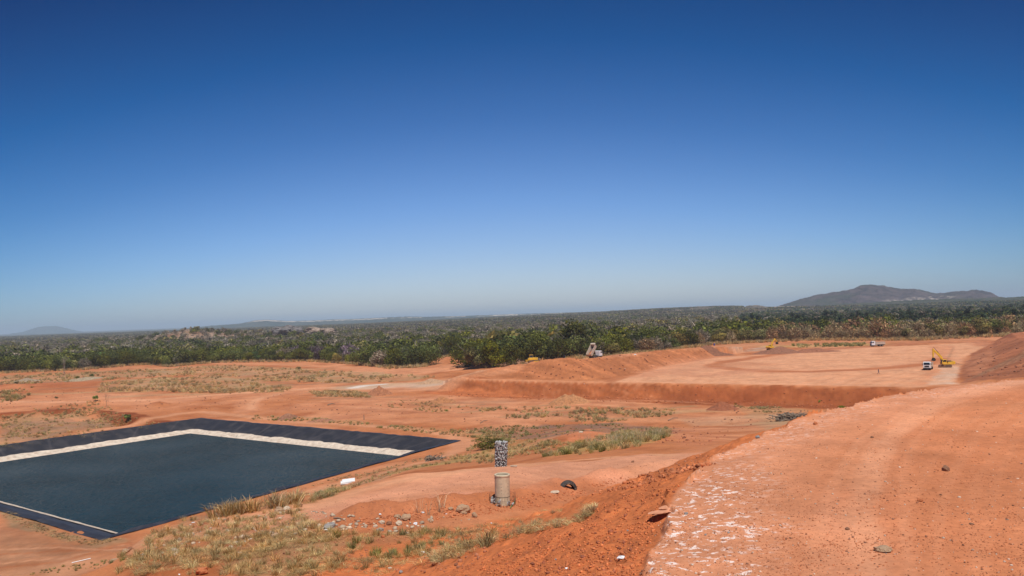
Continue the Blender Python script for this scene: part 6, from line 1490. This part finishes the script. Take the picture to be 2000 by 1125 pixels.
def bare_tree(pxy, hpx, label, seed, name='bare_tree', rr=.03, wide=.9, mat=PALEBARK):
    p = pos_g(*pxy); h = hpx * p[1] / FPX; r_ = random.Random(seed); P = []
    def br(a, d, L_, rad, dep):
        b_ = a + d * L_; P.append(tube([tuple(a), tuple((a + b_) / 2 + Vector((r_.gauss(0, .02), r_.gauss(0, .02), 0))), tuple(b_)], [rad, rad * .8, rad * .55], 5 if dep < 2 else 3))
        if dep < 5:
            for k in range(3 if dep < 3 else 2):
                n = Vector((r_.gauss(0, 1), r_.gauss(0, 1), r_.gauss(0, .5))); br(b_, (d + n * .55 * wide + Vector((0, 0, .15))).normalized(), L_ * r_.uniform(.62, .85), rad * .55, dep + 1)
    br(Vector((0, 0, -.02)), Vector((0, 0, 1)), .27, rr, 0); V, F = join(P); V[:, 2] /= max(V[:, 2]); t = empty(name, p, 0, label, 'tree', 'lone small trees', h)
    ob('branches', mesh_np('branches', V, F, mat, True), t); return t
bare_tree((126, 730), 37, 'bare pale tree standing before the dark wood at the left', 5, rr=.02)
bare_tree((208, 794), 27, 'small leafless sapling above the dug bank', 7, rr=.014, mat=DEAD)
bare_tree((759, 806), 10, 'tiny dead shrub on the red flat beyond the pond', 9, 'dead_shrub', .02, 1.1, DEAD)
bare_tree((1302, 926), 14, 'twiggy dry weed at the end of the windrow', 10, 'dead_shrub', .012, 1.1, DEAD)
bare_tree((718, 1108), 40, 'thin dark twig standing in the lower grass', 12, 'dead_shrub', .006, .35, DEAD)
bare_tree((1101, 990), 8, 'small dry stalk below the tyre', 14, 'dead_shrub', .012, 1, DEAD)
def sapling(pxy, hpx, label, seed):
    p = pos_g(*pxy); h = hpx * p[1] / FPX; t = empty('sapling', (p[0], p[1], p[2] - .1), 0, label, 'sapling', 'leafy saplings', h); r = np.random.default_rng(seed)
    V, F, C = crown(r, 420, .065, PL_ + PM_, .42, .28, 6); ob('foliage', mesh_np('foliage', V, F, LEAF, False, {'Col': C}), t)
    a, b_ = wood(r, .85, .3, 4, .02); ob('stem', mesh_np('stem', a, b_, BARK, True), t)
sapling((186, 784), 14, 'leafy green sapling on the left shoulder of the dug bank', 3); sapling((250, 824), 18, 'bright green sapling growing inside the shaded dug bank', 4)
# the big dark tree group by the clearing
for k, (px, py, hp, wd, kn, lab) in enumerate([(925, 716, 58, .62, 'olive', 'big dark rounded tree at the left of the clump beside the clearing'), (962, 717, 60, .66, 'green', 'biggest dark tree of the clump beside the clearing'), (1000, 713, 52, .6, 'green', 'dark tree at the right of the clump, left of the bulldozer'), (945, 712, 62, .6, 'green', 'dark tree behind the big rounded one beside the clearing')]):
    p = pos_d(px, py, 436 + 7 * (k == 3)); h = hp * 436 / FPX; zz = ground_at(p[0], p[1]); pr = PROTO[kn][k % len(PROTO[kn])]; t = empty('large_tree', (p[0], p[1], zz - .2), k * 1.3, lab, 'tree', 'clump of big trees by the clearing'); t.scale = (h * wd * 1.3, h * wd * 1.3, h * .92)
    ob('trunk', pr[0], t); ob('crown', pr[1], t)

# ------------------------------------------------------------------ birds
BRD = simple('black_feathers', (.015, .014, .014), .7)
def bird(px, py, D, span, bank, hdg, label):
    p = atd(px, py, D); s_ = span / 2; m_ = MB(); m_.lathe([(0, -.30), (.05, -.22), (.075, -.05), (.06, .12), (.04, .22), (.03, .30), (0, .34)], 8, Matrix.Rotation(R(90), 4, 'X'))
    for sg in (1, -1):
        m_.add([(0, .12, .02), (0, -.10, .02), (sg*.45*s_/.8, .14, .10), (sg*.45*s_/.8, -.12, .10), (sg*s_, .02, .06), (sg*s_*.93, -.16, .06), (0, .1, -.01), (0, -.08, -.01), (sg*.45*s_/.8, .13, .08), (sg*.45*s_/.8, -.11, .08)],
               [(0, 2, 3, 1), (2, 4, 5, 3), (6, 7, 9, 8), (8, 9, 5, 4), (0, 6, 8, 2), (1, 3, 9, 7)])
    m_.add([(-.05, -.25, 0), (.05, -.25, 0), (.12, -.48, 0), (-.12, -.48, 0), (-.05, -.25, .02), (.05, -.25, .02), (.12, -.48, .015), (-.12, -.48, .015)], [(0, 1, 2, 3), (7, 6, 5, 4), (0, 4, 5, 1), (2, 6, 7, 3)])
    o = m_.out('bird', BRD, None, True); o.location = tuple(p); o.rotation_euler = (0, bank, hdg); return tag(o, label, 'bird', 'soaring black birds')
bird(232, 133, 380, 1.75, R(8), R(10), 'black bird with spread wings high in the left sky, the right one of two'); bird(172, 163, 420, 1.5, R(-20), R(70), 'black bird high in the left sky, the left one of two')
bird(612, 206, 700, 1.4, R(5), R(50), 'tiny dark bird alone in the middle sky'); bird(267, 664, 420, 1.9, R(-52), R(25), 'black bird banking low in front of the wood')
